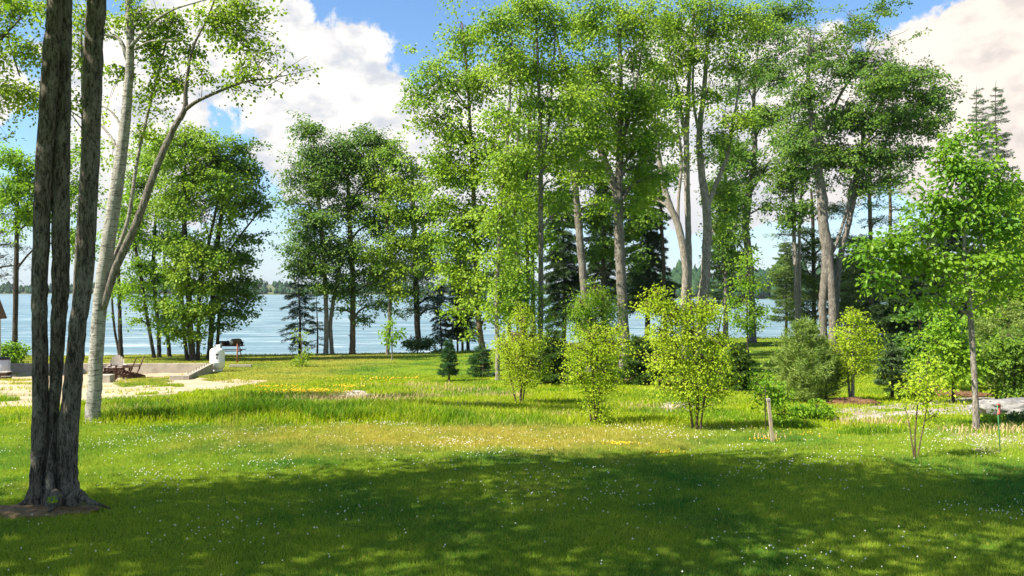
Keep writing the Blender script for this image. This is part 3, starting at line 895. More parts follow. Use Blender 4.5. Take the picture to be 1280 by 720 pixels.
conifer('spruce_tree', 'drooping small dark spruce at the water edge, left of three thin trunks', 'tree', base=(551, 436), top=345, width=52, d=66, leaf='spruce', sparse=.25, trunk_w=4, droop=.4, power=.6, z0=.16, group=PINE_G)
for (x, w_, tp, lab) in ((570, 4, 300, 'thin bare trunked spruce by the water, leftmost of three in a row'), (576, 5, 290, 'thin bare trunked spruce by the water, middle one of three in a row'), (583, 7, 295, 'slightly thicker bare trunked spruce by the water, rightmost of three in a row')):
    conifer('spruce_tree', lab, 'tree', px=x, d=67, top=tp, width=46, leaf='spruce', trunk_w=w_, z0=.42, droop=.2, power=.6, group=PINE_G)
tree('laurel_bush', 'low dark evergreen shrub mass at the foot of the pine by the water', 'bush', [[(522, 436, 3), (522, 428, 2)]],
     [(505, 430, 13, 6), (520, 427, 16, 9), (538, 430, 14, 8), (528, 432, 20, 5)], leaf='shrub', bark='dark', d=61, L=.16, cov=2.2, spray=.25, twig=.2)

# the tall group in the middle
tree('birch_tree', 'leaning pale trunked tree at the left of the tall middle group', 'tree',
     [[(608, 463, 11), (604, 440, 10), (600, 415, 9), (597, 380, 8.5), (595, 320, 7.5), (591, 220, 6), (585, 110, 4), (578, 30, 2)]],
     [(578, 45, 40, 30), (548, 95, 42, 38, 0, .9), (592, 105, 40, 36, 0, .8), (530, 145, 34, 24), (572, 165, 46, 30, 0, .85), (545, 200, 34, 20, 0, .8), (590, 225, 40, 28, 0, .9), (575, 280, 34, 24), (595, 320, 34, 20), (575, 345, 30, 16), (595, 372, 30, 16), (612, 395, 24, 12), (570, 385, 20, 10, 0, .7), (600, 268, 40, 20), (520, 120, 20, 16, 0, .7), (590, 415, 14, 8, 0, .5), (560, 215, 40, 24, 0, .9), (610, 190, 36, 30, -.5, .8), (555, 255, 26, 18), (560, 305, 26, 18), (612, 290, 36, 24, -.5), (615, 345, 30, 18, -.5), (560, 330, 20, 12, 0, .8), (640, 240, 30, 26, -.4, .8)],
     leaf='maple', bark='tan', base=(607, 464), L=.15, cov=1.45)
tree('maple_tree', 'thin straight pale stem close beside the leaning pale trunk', 'tree',
     [[(622, 476, 7), (622, 430, 6.5), (621, 380, 6), (626, 260, 5), (636, 150, 4), (640, 50, 2.5)]],
     [(620, 30, 32, 30), (625, 85, 32, 32, 0, .8), (622, 145, 30, 30, 0, .6), (630, 215, 32, 30, 0, .8), (628, 275, 28, 22), (628, 325, 30, 20), (640, 355, 26, 16), (638, 200, 30, 24, -.5, .8), (636, 250, 26, 22, -.5, .8), (640, 160, 32, 22, -.5, .7), (625, 385, 22, 18, 0, .8), (632, 420, 14, 14, 0, .6)],
     leaf='maple', bark='pale', base=(622, 476), L=.13, cov=1.4)
tree('maple_tree', 'forked dark stemmed maple standing between two straight grey trunks', 'tree',
     [[(654, 455, 8), (652, 400, 7), (649, 340, 7), (644, 280, 5.5), (648, 180, 4.5), (652, 80, 3)], [(656, 454, 7, .2), (657, 400, 6.5, .2), (660, 340, 6, .2), (657, 260, 5, .2), (662, 160, 4, .2), (668, 60, 2.5, .2)]],
     [(655, 20, 36, 26), (650, 70, 34, 32, 0, .8), (660, 125, 30, 26, 0, .5), (652, 190, 32, 24, 0, .8), (655, 245, 32, 26), (662, 295, 28, 22), (648, 335, 26, 16, 0, .8)],
     leaf='maple', bark='dark', d=44, L=.15, cov=1.4)
tree('maple_tree', 'tall straight slender grey trunk, forked near the top, in the middle group', 'tree',
     [[(677, 478, 9), (676, 430, 8.5), (676, 330, 8), (676, 230, 7.5), (675, 150, 6), (672, 70, 4), (668, 0, 2)], [(676, 205, 4), (684, 170, 4), (690, 110, 3), (694, 40, 2)], [(675, 190, 3), (660, 150, 2.5), (645, 120, 1.5)]],
     [(690, 30, 38, 30), (700, 85, 36, 32, 0, .9), (680, 130, 34, 28, 0, .55), (700, 165, 28, 28, 0, .7), (672, 200, 26, 22, 0, .6), (690, 225, 28, 22, 0, .8), (665, 5, 40, 20), (700, 260, 26, 18, .5, .8), (655, 90, 34, 30, .5, .9), (708, 130, 34, 22, -.5, .8), (706, 195, 28, 18, .5, .8)],
     leaf='maple', bark='grey', d=33, L=.13, cov=1.35)
tree('maple_tree', 'grey trunk leaning gently left, just left of the thickest middle trunk', 'tree',
     [[(737, 452, 13), (734, 415, 12), (730, 360, 11.5), (724, 290, 11), (718, 215, 9.5), (712, 150, 7), (706, 80, 4)], [(719, 225, 5), (728, 170, 4), (742, 120, 3), (750, 60, 2)]],
     [(728, 30, 40, 30), (738, 85, 36, 30), (722, 135, 34, 24, 0, .8), (742, 165, 28, 22, 0, .8), (712, 180, 26, 22, 0, .8), (730, 220, 28, 16, 0, .7), (745, 255, 26, 14, 0, .6), (750, 10, 40, 20), (735, 120, 40, 22, -.6, .9), (725, 165, 36, 18, -.6, .8), (740, 205, 32, 14, .5, .8)],
     leaf='maple', bark='grey', d=37, L=.135, cov=1.45)
tree('maple_tree', 'thickest grey trunk of the middle group with a heavy limb forking left', 'tree',
     [[(782, 462, 18), (780, 420, 16.5), (777, 360, 15.5), (774, 300, 15), (773, 240, 13), (775, 190, 10), (776, 120, 8), (774, 50, 5), (770, -20, 3)],
      [(773, 258, 11), (765, 225, 11), (752, 193, 9), (736, 160, 8), (722, 128, 6.5), (705, 85, 5), (692, 30, 3)], [(776, 190, 6), (784, 150, 5), (796, 100, 3.5), (805, 40, 2)]],
     [(775, 25, 46, 32), (790, 80, 40, 34), (765, 105, 34, 26, 0, .8), (800, 135, 40, 28, 0, .8), (770, 160, 34, 22, 0, .7), (795, 185, 36, 24, 0, .9), (745, 145, 30, 20, 0, .7), (810, 225, 30, 22, 0, .9), (790, 255, 26, 18, 0, .7), (720, 100, 30, 22, 0, .6), (812, 20, 36, 30), (785, 130, 44, 24, -.6, .9), (810, 165, 36, 20, -.6, .8), (800, 205, 34, 20, .6, .9), (785, 235, 26, 14, .6, .8)],
     leaf='maple', bark='grey', d=39, L=.14, cov=1.5)
tree('maple_tree', 'sunlit twin trunk forked low, left half of the pale pair right of centre', 'tree',
     [[(857, 440, 12), (856, 380, 11), (857, 335, 11.5), (849, 287, 10.5), (838, 258, 9.5), (829, 230, 8), (823, 192, 7), (818, 150, 5), (815, 90, 3)],
      [(860, 436, 10, .4), (860, 380, 10, .4), (861, 340, 10, .4), (860, 281, 9, .4), (858, 202, 9, .4), (860, 120, 6, .4), (865, 50, 4, .4), (868, -10, 3, .4)],
      [(848, 285, 5), (848, 250, 4.5), (852, 200, 4), (846, 150, 3)], [(860, 200, 6, .4), (850, 130, 5, .4), (838, 70, 3, .4), (830, 20, 2, .4)]],
     [(835, 30, 42, 34), (860, 70, 36, 28, 0, .8), (828, 90, 36, 30, 0, .8), (848, 130, 34, 24, 0, .7), (825, 155, 26, 20, 0, .8), (855, 180, 28, 16, 0, .5), (815, 250, 22, 26, 1, .6), (875, 10, 40, 22)],
     leaf='maple', bark='pale', d=45, L=.15, cov=1.45)
tree('maple_tree', 'sunlit leaning trunk with a right hand fork, right half of the pale pair', 'tree',
     [[(876, 440, 15), (877, 383, 14), (881, 350, 14), (883, 315, 13.5), (884, 268, 13), (877, 217, 11), (874, 170, 9), (880, 110, 7), (884, 50, 5), (888, -10, 3)],
      [(884, 262, 7), (891, 240, 7), (901, 216, 6.5), (910, 192, 5.5), (917, 150, 4), (925, 100, 3)], [(875, 175, 5), (866, 120, 4), (868, 60, 3), (872, 10, 2)]],
     [(895, 30, 40, 32), (912, 80, 40, 28), (885, 110, 32, 24, 0, .8), (905, 145, 46, 12, -1.0, 1.1), (930, 150, 30, 10, -1.0, 1.0), (900, 175, 30, 18, 0, .8), (880, 200, 20, 14, 0, .5), (905, 240, 22, 26, 1.0, .8), (895, 280, 20, 26, 1.0, .8), (930, 20, 36, 26)],
     leaf='maple', bark='pale', d=46, L=.15, cov=1.45)
tree('maple_tree', 'dark leaved tree with a crooked grey trunk behind the tall airy sapling', 'tree',
     [[(941, 426, 12), (940, 385, 10), (937, 330, 10.5), (932, 282, 11), (936, 240, 10), (943, 195, 8), (942, 120, 5), (948, 50, 3)], [(935, 245, 5), (948, 225, 4), (962, 200, 3)]],
     [(950, 40, 46, 30), (960, 90, 40, 28), (935, 110, 34, 28), (955, 150, 34, 28), (920, 190, 34, 26), (948, 215, 28, 20, 0, .8), (918, 240, 26, 30), (908, 290, 22, 34), (925, 335, 20, 16, 0, .6), (960, 255, 14, 12, 0, .7), (975, 20, 40, 22)],
     leaf='maple_deep', bark='grey', d=64, L=.19, cov=1.6)
tree('maple_tree', 'pale straight twin stems with a high dark crown, left of the great double trunk', 'tree',
     [[(998, 428, 9), (997, 400, 7.5), (995, 350, 6.5), (993, 312, 6), (992, 260, 5), (988, 200, 3)], [(999, 402, 5, .3), (999, 350, 5, .3), (999, 310, 4.5, .3), (1001, 250, 3.5, .3), (1006, 200, 2, .3)]],
     [(985, 185, 32, 26), (1000, 215, 34, 26), (975, 235, 24, 22), (1000, 255, 28, 22), (985, 275, 22, 12, 0, .7), (1010, 160, 30, 26)],
     leaf='maple_deep', bark='pale', d=62, L=.19, cov=1.8)
tree('maple_tree', 'great double trunked maple with the broadest crown, right of centre', 'tree',
     [[(1030, 428, 11), (1028, 380, 11), (1032, 345, 14), (1034, 312, 18), (1029, 281, 15), (1027, 244, 15), (1021, 200, 12), (1014, 150, 9), (1010, 100, 6), (1012, 40, 3)],
      [(1041, 427, 14, -.2), (1041, 380, 13, -.2), (1038, 340, 12, -.2), (1034, 310, 10, -.1)],
      [(1044, 400, 10, .3), (1047, 345, 9, .3), (1051, 318, 9, .3), (1060, 281, 9, .3), (1067, 247, 8, .3), (1072, 205, 7, .3), (1085, 150, 4, .3)],
      [(1040, 318, 4, -.2), (1050, 292, 4.5, -.2), (1060, 255, 4.5, -.2), (1064, 225, 4, -.2)], [(1018, 190, 6), (1035, 150, 5), (1055, 110, 4), (1080, 80, 2.5)]],
     [(1015, 55, 50, 32), (1065, 30, 46, 20, 0, .8), (1100, 8, 36, 12, 0, .45), (1070, 85, 52, 32), (1120, 100, 46, 28), (1160, 125, 34, 24), (1010, 120, 46, 34), (1065, 145, 50, 32), (1115, 150, 50, 30), (1160, 155, 30, 18), (1040, 195, 46, 28), (1095, 195, 46, 24), (1140, 190, 36, 16, 0, .8),
      (1000, 180, 34, 30), (1075, 230, 36, 16, 0, .9), (1115, 225, 34, 14, 0, .6), (1105, 105, 30, 20, -3), (1180, 115, 16, 12, 0, .7), (1150, 90, 30, 16, 0, .8), (1130, 40, 24, 6, 0, .3)],
     leaf='maple_deep', bark='grey', d=57, L=.18, cov=1.75)

BG = 'leafy trees filling the back of the tall middle group'
tree('maple_tree', 'deep green maple filling the back between the leaning trunk and the thickest trunk', 'tree',
     [[(755, 430, 8), (754, 350, 7), (756, 260, 5), (758, 180, 3)]],
     [(750, 175, 36, 26, 0, .8), (735, 215, 36, 26), (765, 235, 32, 28), (745, 270, 34, 24), (790, 285, 26, 24), (760, 310, 30, 20), (738, 320, 24, 16, 0, .8), (800, 320, 20, 16, 0, .8)], leaf='maple_deep', bark='dark', d=56, L=.19, cov=1.5, group=BG)
tree('maple_tree', 'deep green leafy maple behind the sunlit pale pair, its crown reaching low', 'tree',
     [[(832, 430, 7), (830, 350, 6), (826, 260, 5), (822, 150, 3)]],
     [(815, 120, 34, 28, 0, .9), (805, 175, 34, 28), (800, 225, 32, 26), (795, 265, 30, 20), (838, 215, 22, 26, 0, .7)], leaf='maple_deep', bark='dark', d=57, L=.19, cov=1.5, group=BG)
tree('maple_tree', 'deep green leafy tree between the right hand fork and the crooked grey trunk', 'tree',
     [[(908, 430, 7), (907, 350, 6), (905, 280, 5), (906, 200, 3)]],
     [(912, 195, 26, 26), (898, 235, 24, 28), (918, 255, 22, 26), (902, 295, 24, 26), (915, 325, 20, 18, 0, .8), (890, 330, 16, 16, 0, .7)], leaf='maple_deep', bark='grey', d=58, L=.19, cov=1.6, group=BG)
tree('maple_tree', 'deep green leafy tree filling the back behind the thin straight pale stem', 'tree',
     [[(668, 430, 6), (666, 350, 6), (664, 260, 5), (662, 170, 3)]],
     [(665, 170, 34, 28, 0, .8), (690, 200, 30, 26, 0, .8), (650, 215, 34, 26), (685, 250, 32, 22), (660, 275, 34, 24), (640, 310, 30, 22), (680, 300, 26, 18, 0, .8), (655, 340, 26, 14, 0, .8)], leaf='maple_deep', bark='dark', d=54, L=.18, cov=1.4, group=BG)

# dark evergreens closing the view under the middle crowns
conifer('spruce_tree', 'dense dark spruce filling the gap between two straight grey trunks', 'tree', px=704, d=60, top=215, width=84, leaf='spruce', dens=1.9, trunk_w=7, z0=.16, droop=.35, power=.5, sparse=.12, L=.26, group=PINE_G)
conifer('spruce_tree', 'dark spruce behind the leaning grey trunk of the middle group', 'tree', px=752, d=64, top=225, width=70, leaf='spruce', dens=1.7, trunk_w=6, z0=.28, droop=.35, power=.5, sparse=.15, L=.26, group=PINE_G)
conifer('spruce_tree', 'tall dark spruce right of the thickest middle trunk, bare at the foot', 'tree', px=808, d=60, top=175, width=92, leaf='spruce', dens=1.9, trunk_w=7, z0=.2, droop=.38, power=.55, sparse=.12, L=.26, group=PINE_G)
conifer('spruce_tree', 'narrow dark spruce showing behind the forked dark stem', 'tree', px=636, d=62, top=250, width=60, leaf='spruce', dens=1.0, trunk_w=5, z0=.3, droop=.3, power=.6, group=PINE_G)
conifer('pine_tree', 'loose dark pine seen in the gap behind the pale leaning pair', 'tree', px=905, d=72, top=255, width=70, leaf='spruce', dens=.9, trunk_w=5, z0=.25, droop=.15, power=.5, group=PINE_G)
conifer('pine_tree', 'small sunlit pine alone at the water, left of the pale twin stems', 'tree', px=982, d=70, top=300, width=62, leaf='pine', bark='dark', dens=.95, trunk_w=4, z0=.2, droop=.12, lift=.1, power=.55)
tree('pine_tree', 'pine with layered yellow green boughs behind the great double trunk', 'tree',
     [[(1018, 428, 7), (1017, 350, 6), (1016, 280, 5), (1014, 240, 3)]],
     [(1008, 290, 24, 7), (1030, 300, 30, 8), (1012, 322, 30, 8), (1005, 345, 26, 8), (1018, 370, 30, 9), (1008, 392, 26, 8), (1060, 345, 26, 12), (1058, 380, 24, 12), (1000, 310, 26, 10), (990, 335, 24, 10), (1015, 355, 30, 10), (998, 378, 28, 10), (1045, 325, 26, 12), (1075, 325, 26, 14), (1080, 360, 26, 16), (1070, 395, 30, 12), (975, 293, 14, 4, 0, .8), (1062, 300, 24, 10), (1040, 260, 24, 9)],
     leaf='pine', bark='dark', d=68, L=.24, ratio=.3, cov=1.4, spray=.5, flat=.2, up=1.2)
tree('pine_tree', 'sparse tall pine with bare trunk behind the right side of the broad crown', 'tree',
     [[(1090, 430, 8), (1088, 300, 6), (1086, 220, 5), (1086, 170, 3)]],
     [(1085, 255, 30, 6, 0, .8), (1100, 275, 34, 6, 0, .9), (1080, 300, 30, 8), (1105, 312, 30, 8), (1085, 335, 30, 9), (1110, 345, 34, 10)], leaf='pine', bark='tan', d=70, L=.24, ratio=.3, cov=1.3, spray=.5, flat=.2, up=1.2)
tree('pine_tree', 'thin pine with ragged boughs left of the twin spires', 'tree',
     [[(1113, 430, 7), (1113, 300, 5), (1112, 220, 4), (1112, 160, 2)]],
     [(1118, 210, 20, 5, 0, .6), (1112, 240, 26, 5, 0, .7), (1125, 262, 26, 6, 0, .8), (1140, 300, 30, 8), (1150, 330, 34, 10), (1135, 285, 20, 6)], leaf='pine', bark='tan', d=72, L=.24, ratio=.3, cov=1.2, spray=.5, flat=.2, up=1.2)
conifer('spruce_tree', 'shorter one of the twin grey spires at the right skyline', 'tree', px=1223, d=76, top=108, width=58, leaf='blue', trunk_w=6, dens=.7, z0=.1, droop=.12, lift=.15, power=.42, sparse=.25)
conifer('spruce_tree', 'taller one of the twin grey spires at the right skyline', 'tree', px=1247, d=78, top=103, width=62, leaf='blue', trunk_w=6, dens=.7, z0=.1, droop=.12, lift=.15, power=.42, sparse=.25)
conifer('fir_tree', 'dark dense fir filling the shade behind the broad leaved young tree', 'tree', px=1128, d=40, top=335, width=112, leaf='spruce', dens=2.6, trunk_w=8, z0=.02, droop=.2, power=.45, group=PINE_G)
conifer('fir_tree', 'dark fir behind the right hand thicket, right of the twin spires', 'tree', px=1278, d=48, top=225, width=170, leaf='shrub', dens=2.2, trunk_w=9, z0=.03, droop=.2, power=.6)
conifer('fir_tree', 'dark fir in the thicket under the twin spires', 'tree', px=1186, d=55, top=258, width=140, leaf='spruce', dens=2.3, trunk_w=8, z0=.02, droop=.2, power=.5, group=PINE_G)
conifer('fir_tree', 'dark fir closing the thicket behind the great double trunk', 'tree', px=1082, d=72, top=295, width=110, leaf='spruce', dens=2.2, trunk_w=7, z0=.02, droop=.2, power=.5, group=PINE_G)

# the broad leaved young tree at the right and the thicket behind it
tree('oak_tree', 'young tree with large broad bright leaves on a thin grey stem', 'tree',
     [[(1221, 537, 9), (1219, 490, 8), (1215, 420, 8), (1211, 370, 7), (1206, 330, 6), (1205, 280, 5.5), (1203, 230, 4.5), (1196, 185, 3)], [(1210, 365, 4), (1195, 350, 3.5), (1170, 335, 3), (1130, 318, 2)], [(1206, 320, 4), (1230, 290, 3), (1255, 265, 2)]],
     [(1195, 180, 24, 18, 0, .8), (1215, 165, 16, 14, 0, .6), (1175, 205, 22, 14, 0, .7), (1210, 215, 40, 20), (1175, 245, 30, 16, 0, .9), (1230, 245, 42, 22), (1260, 225, 20, 16, 0, .7), (1200, 270, 46, 20), (1165, 280, 34, 16), (1120, 300, 40, 13, -.3, 1), (1088, 315, 28, 11, -.3, .9), (1130, 325, 40, 14), (1095, 340, 24, 11, -.3, .8), (1110, 358, 22, 9, 0, .7),
      (1165, 325, 34, 18), (1245, 285, 42, 22), (1265, 320, 26, 20), (1225, 325, 36, 20), (1180, 355, 28, 16, 0, .9), (1165, 378, 20, 12, 0, .8), (1245, 350, 26, 14, 0, .8), (1200, 375, 14, 10, 0, .5), (1240, 372, 18, 10, 0, .6)],
     leaf='oak', bark='pale', base=(1221, 538), L=.108, ratio=.58, cov=1.45, spray=.20, per=24, kind='leaf', sides=12, wob=.07, twig=1.0, limb=.8, flat=.6, up=.7)
tree('maple_tree', 'yellow green sapling in the thicket just left of the thin grey stem', 'tree', [[(1192, 490, 5), (1191, 450, 4), (1188, 400, 2.5)]],
     [(1185, 405, 22, 22, 0, .9), (1175, 435, 26, 20, 0, .9), (1200, 440, 26, 24), (1185, 465, 28, 18), (1215, 460, 18, 18), (1160, 460, 14, 12, 0, .8)], leaf='fresh', bark='dark', d=23, L=.10, cov=1.6, spray=.2, per=16, kind='leaf')
conifer('pine_tree', 'bushy young white pine at the right edge behind the thin grey stem', 'tree', px=1262, d=27, top=372, width=122, leaf='soft', dens=1.6, trunk_w=6, z0=.0, droop=.05, lift=.25, L=.16, needle=.16, power=.5, tuft=True)
conifer('pine_tree', 'bushy young pine in the shade between the thin grey stem and the white pine', 'tree', px=1222, d=30, top=400, width=80, leaf='pine', dens=1.4, trunk_w=5, z0=.0, droop=.05, lift=.25, L=.16, needle=.16, power=.5, tuft=True)
conifer('pine_tree', 'bushy young white pine half cut by the right edge', 'tree', px=1315, d=30, top=350, width=130, leaf='pine', dens=1.4, trunk_w=6, z0=.0, droop=.05, lift=.25, L=.18, needle=.16, power=.5, tuft=True)

tree('maple_tree', 'leafy mid green tree filling the right edge behind the young broad leaved tree', 'tree',
     [[(1262, 470, 8), (1260, 400, 7), (1258, 300, 5), (1256, 240, 3)]],
     [(1258, 255, 24, 18), (1275, 285, 28, 20), (1245, 300, 26, 20), (1270, 325, 34, 22), (1235, 345, 30, 20), (1270, 365, 36, 22), (1240, 385, 30, 18), (1300, 300, 34, 40), (1300, 370, 34, 34), (1275, 405, 30, 16)], leaf='maple', bark='dark', d=36, L=.15, cov=1.5)
tree('alder_bush', 'leafy mid green bush under the boughs of the young broad leaved tree', 'bush',
     [[(1155, 492, 4), (1152, 450, 3), (1150, 400, 2)], [(1158, 492, 3), (1168, 450, 2), (1172, 410, 1.4)]],
     [(1150, 400, 24, 18), (1172, 415, 22, 18), (1140, 425, 20, 16), (1160, 440, 30, 18), (1178, 455, 20, 14), (1148, 462, 22, 12)], leaf='maple_deep', bark='dark', d=27, L=.12, cov=1.6, spray=.26, per=26, kind='leaf')
tree('alder_bush', 'deep green leafy bush low at the right edge behind the long granite boulder', 'bush',
     [[(1270, 497, 4), (1268, 460, 3), (1266, 420, 2)], [(1275, 497, 3), (1288, 460, 2), (1295, 420, 1.4)]],
     [(1262, 425, 22, 16), (1285, 440, 26, 20), (1250, 450, 20, 16), (1270, 465, 30, 16), (1300, 470, 26, 20), (1245, 478, 18, 10), (1272, 485, 28, 8)], leaf='maple_deep', bark='dark', d=23, L=.10, cov=1.6, spray=.2, per=22, kind='leaf')

# ------------------------------------------------------------------ young trees planted in the meadow
SAP = 'young trees planted across the meadow'
def sapling(label, stems, clumps, base, leaf='lime', L=.042, cov=.88, gap=.34, name='birch_sapling', **kw):
    kw.setdefault('spray', .15); kw.setdefault('per', 18); kw.setdefault('bark', 'tan')
    return tree(name, label, 'sapling', stems, clumps, leaf=leaf, base=base, L=L, cov=cov, kind='leaf', twig=1.0, limb=.7, flat=.8, up=.5, sides=7, group=SAP, **kw)

sapling('leftmost of the three bright saplings, airy, standing on two thin spread stems',
        [[(650, 508, 3.5), (652, 470, 3.5), (653, 430, 3), (652, 390, 1.6)], [(647, 508, 2.6, .1), (640, 480, 2.6, .1), (634, 450, 2, .1), (630, 420, 1.2, .1)], [(652, 470, 2), (662, 440, 2), (670, 410, 1.2)]],
        [(653, 400, 16, 14, 0, .8), (645, 425, 26, 18), (662, 425, 20, 18), (640, 452, 24, 18), (664, 456, 20, 18), (650, 474, 26, 12, 0, .8), (632, 435, 14, 14, 0, .7), (652, 385, 8, 10, 0, .6)], (648, 508))
sapling('middle one of the three bright saplings, with leafy shoots at its foot',
        [[(744, 531, 4), (742, 490, 3.5), (741, 450, 3), (742, 415, 1.6)], [(741, 531, 3, .1), (734, 495, 2.8, .1), (726, 455, 2, .1)], [(743, 500, 2.4), (755, 465, 2.2), (764, 430, 1.4)]],
        [(742, 420, 20, 14, 0, .9), (725, 438, 22, 16), (758, 435, 22, 18), (740, 452, 30, 18), (722, 468, 20, 14), (758, 470, 22, 16), (742, 484, 24, 12, 0, .9), (748, 512, 12, 14, 0, .9), (754, 522, 12, 9, 0, .9), (738, 500, 8, 12, 0, .6), (770, 412, 8, 14, 0, .5)], (743, 532))
sapling('largest of the three bright saplings, on a clump of thin stems',
        [[(871, 536, 4), (872, 490, 4), (868, 440, 3.5), (866, 385, 2)], [(867, 536, 3.5, .1), (861, 500, 3.2, .1), (850, 450, 3, .1), (838, 400, 1.6, .1)], [(874, 536, 3.5, -.1), (882, 490, 3, -.1), (893, 440, 2.6, -.1), (902, 395, 1.4, -.1)]],
        [(866, 385, 20, 22, 0, .8), (845, 395, 24, 24, 0, .9), (885, 390, 22, 20, 0, .9), (830, 420, 22, 22, 0, .9), (866, 425, 32, 22), (898, 425, 22, 22), (840, 450, 30, 18), (880, 458, 34, 20), (830, 478, 18, 12, 0, .8), (860, 485, 34, 16), (895, 485, 20, 14, 0, .9), (868, 505, 26, 10, 0, .7), (815, 385, 18, 24, 0, .7), (820, 365, 10, 14, 0, .6), (905, 455, 14, 16)], (870, 537), L=.046, cov=.95)
sapling('pale green sapling behind the leaning grey trunk of the middle group', [[(746, 468, 4), (745, 420, 4), (744, 370, 2)]],
        [(744, 365, 20, 18), (730, 385, 24, 20), (758, 385, 22, 20), (742, 410, 30, 18), (725, 410, 18, 14), (765, 415, 16, 18)], (746, 468), leaf='fresh', L=.075, spray=.2)
sapling('pale green sapling behind the left sapling, between the slender trunks', [[(648, 474, 4), (647, 420, 3.5), (646, 360, 2)]],
        [(646, 365, 18, 18, 0, .8), (634, 390, 18, 20, 0, .9), (660, 390, 18, 20, 0, .9), (668, 370, 10, 14, 0, .7), (690, 395, 10, 20, 0, .6)], (648, 474), leaf='fresh', L=.075, spray=.2)
sapling('tall airy sapling on one thin dark stem out on the far lawn', [[(935, 441, 3), (934, 400, 2.6), (934, 350, 2), (935, 315, 1)]],
        [(934, 325, 12, 14, 0, .9), (926, 350, 18, 14), (944, 352, 16, 14), (930, 375, 22, 14), (946, 388, 16, 12), (926, 400, 18, 12), (942, 410, 16, 8, 0, .7)], (935, 441), leaf='fresh', L=.15, spray=.3, bark='dark')
sapling('small lollipop sapling on a pale stem out on the far lawn by the water', [[(490, 449, 2), (490, 430, 1.8), (490, 400, 1)]],
        [(490, 402, 8, 8), (484, 413, 9, 8), (496, 415, 9, 9), (490, 424, 9, 6)], (490, 450), leaf='fresh', L=.16, spray=.25, bark='pale')
sapling('small yellowish shrub sapling on the far lawn below the black spruce', [[(377, 459, 2), (377, 440, 1.6), (376, 415, 1)]],
        [(376, 448, 10, 8), (382, 438, 7, 6, 0, .6), (374, 420, 6, 8, 0, .5), (372, 454, 8, 4)], (377, 459), leaf='birch', L=.14, spray=.22)
sapling('yellow green sapling with a pale twin stem on the brown mulch mound', [[(1066, 502, 5), (1066, 470, 4.5), (1066, 435, 3), (1068, 395, 1.5)], [(1063, 502, 3.5, .1), (1060, 470, 3, .1), (1054, 430, 2, .1)]],
        [(1068, 398, 12, 14, 0, .9), (1060, 420, 20, 16), (1082, 415, 16, 16), (1064, 440, 24, 16), (1086, 438, 14, 12), (1060, 462, 20, 12, 0, .8), (1082, 460, 14, 10, 0, .8)], (1065, 502), L=.055, bark='pale')
sapling('bare stemmed little sapling with leaning branches, nearest the lawn at the right',
        [[(1144, 571, 3), (1144, 545, 2.8), (1147, 510, 2.2), (1150, 470, 1.2)], [(1144, 548, 2), (1136, 525, 1.7), (1131, 510, 1.1)], [(1145, 545, 2.2), (1157, 520, 1.8), (1160, 490, 1.4), (1158, 455, .8)]],
        [(1148, 470, 18, 12, 0, .8), (1165, 480, 14, 14, 0, .8), (1135, 487, 16, 8, 0, .8), (1155, 495, 22, 10, 0, .9), (1172, 500, 12, 8, 0, .6), (1170, 520, 7, 8, 0, .5), (1143, 552, 6, 6, 0, .5), (1160, 455, 8, 12, 0, .6)], (1144, 572), L=.046, cov=.95, leaf='lime', bark='tan')
sapling('dark leaved bushy sapling tied beside the leaning wooden stake', [[(958, 545, 1.6), (957, 515, 1.6), (957, 480, 1)], [(962, 523, 2.5, .5), (960, 500, 2.5, .5), (962, 470, 1.5, .5)]],
        [(955, 475, 14, 10, .4, .9), (968, 485, 14, 10, .4), (950, 495, 12, 10, .4), (965, 503, 16, 12, .4), (978, 515, 12, 9, .4), (975, 495, 10, 9, .4), (945, 480, 8, 8, .3, .7)], (960, 540), leaf='fresh', L=.06, bark='dark')
tree('fern_bush', 'low bright green bush right of the leaning wooden stake', 'bush', [[(1015, 525, 3), (1015, 515, 2)]],
     [(1005, 512, 14, 10), (1020, 508, 16, 10), (1030, 516, 12, 8), (1012, 520, 18, 6), (998, 518, 8, 6)], leaf='fresh', bark='dark', base=(1014, 525), L=.10, cov=1.8, spray=.12, per=12, kind='leaf', ratio=.4, up=.6)

# small evergreens in the meadow
conifer('spruce_sapling', 'small dark cone shaped spruce alone on the sunny lawn', 'sapling', base=(561, 477), top=424, width=34, leaf='small', trunk_w=3, dens=1.6, z0=.2, droop=.1, lift=.15, L=.12, power=.7, gap=.12, tuft=False)
conifer('spruce_sapling', 'small soft spruce at the foot of the leaning pale trunk', 'sapling', base=(601, 472), top=432, width=46, leaf='small', trunk_w=3, dens=1.2, z0=.04, droop=.1, lift=.15, L=.12, power=.6, gap=.14)
conifer('spruce_sapling', 'dense dark spruce low behind the left bright sapling', 'sapling', base=(692, 481), top=412, width=66, leaf='shrub', trunk_w=4, dens=1.5, z0=.02, droop=.12, lift=.1, L=.15, power=.5, gap=.15)
conifer('spruce_sapling', 'dense green fir low between the middle and the largest bright sapling', 'sapling', base=(800, 482), top=420, width=86, leaf='shrub', trunk_w=4, dens=1.5, z0=.02, droop=.12, lift=.1, L=.15, power=.45, gap=.15)
conifer('spruce_sapling', 'dark green spruce low behind the largest bright sapling, on its right', 'sapling', base=(922, 488), top=428, width=58, leaf='shrub', trunk_w=4, dens=1.5, z0=.0, droop=.12, lift=.1, L=.15, power=.45, gap=.15)
conifer('pine_sapling', 'soft rounded young pine with pale feathery tufts, left of the mulch mound', 'sapling', base=(1004, 503), top=403, width=100, leaf='soft', trunk_w=4, dens=1.15, sparse=.15, z0=.0, droop=.02, lift=.4, L=.15, needle=.14, power=.42, gap=.14, tuft=True)
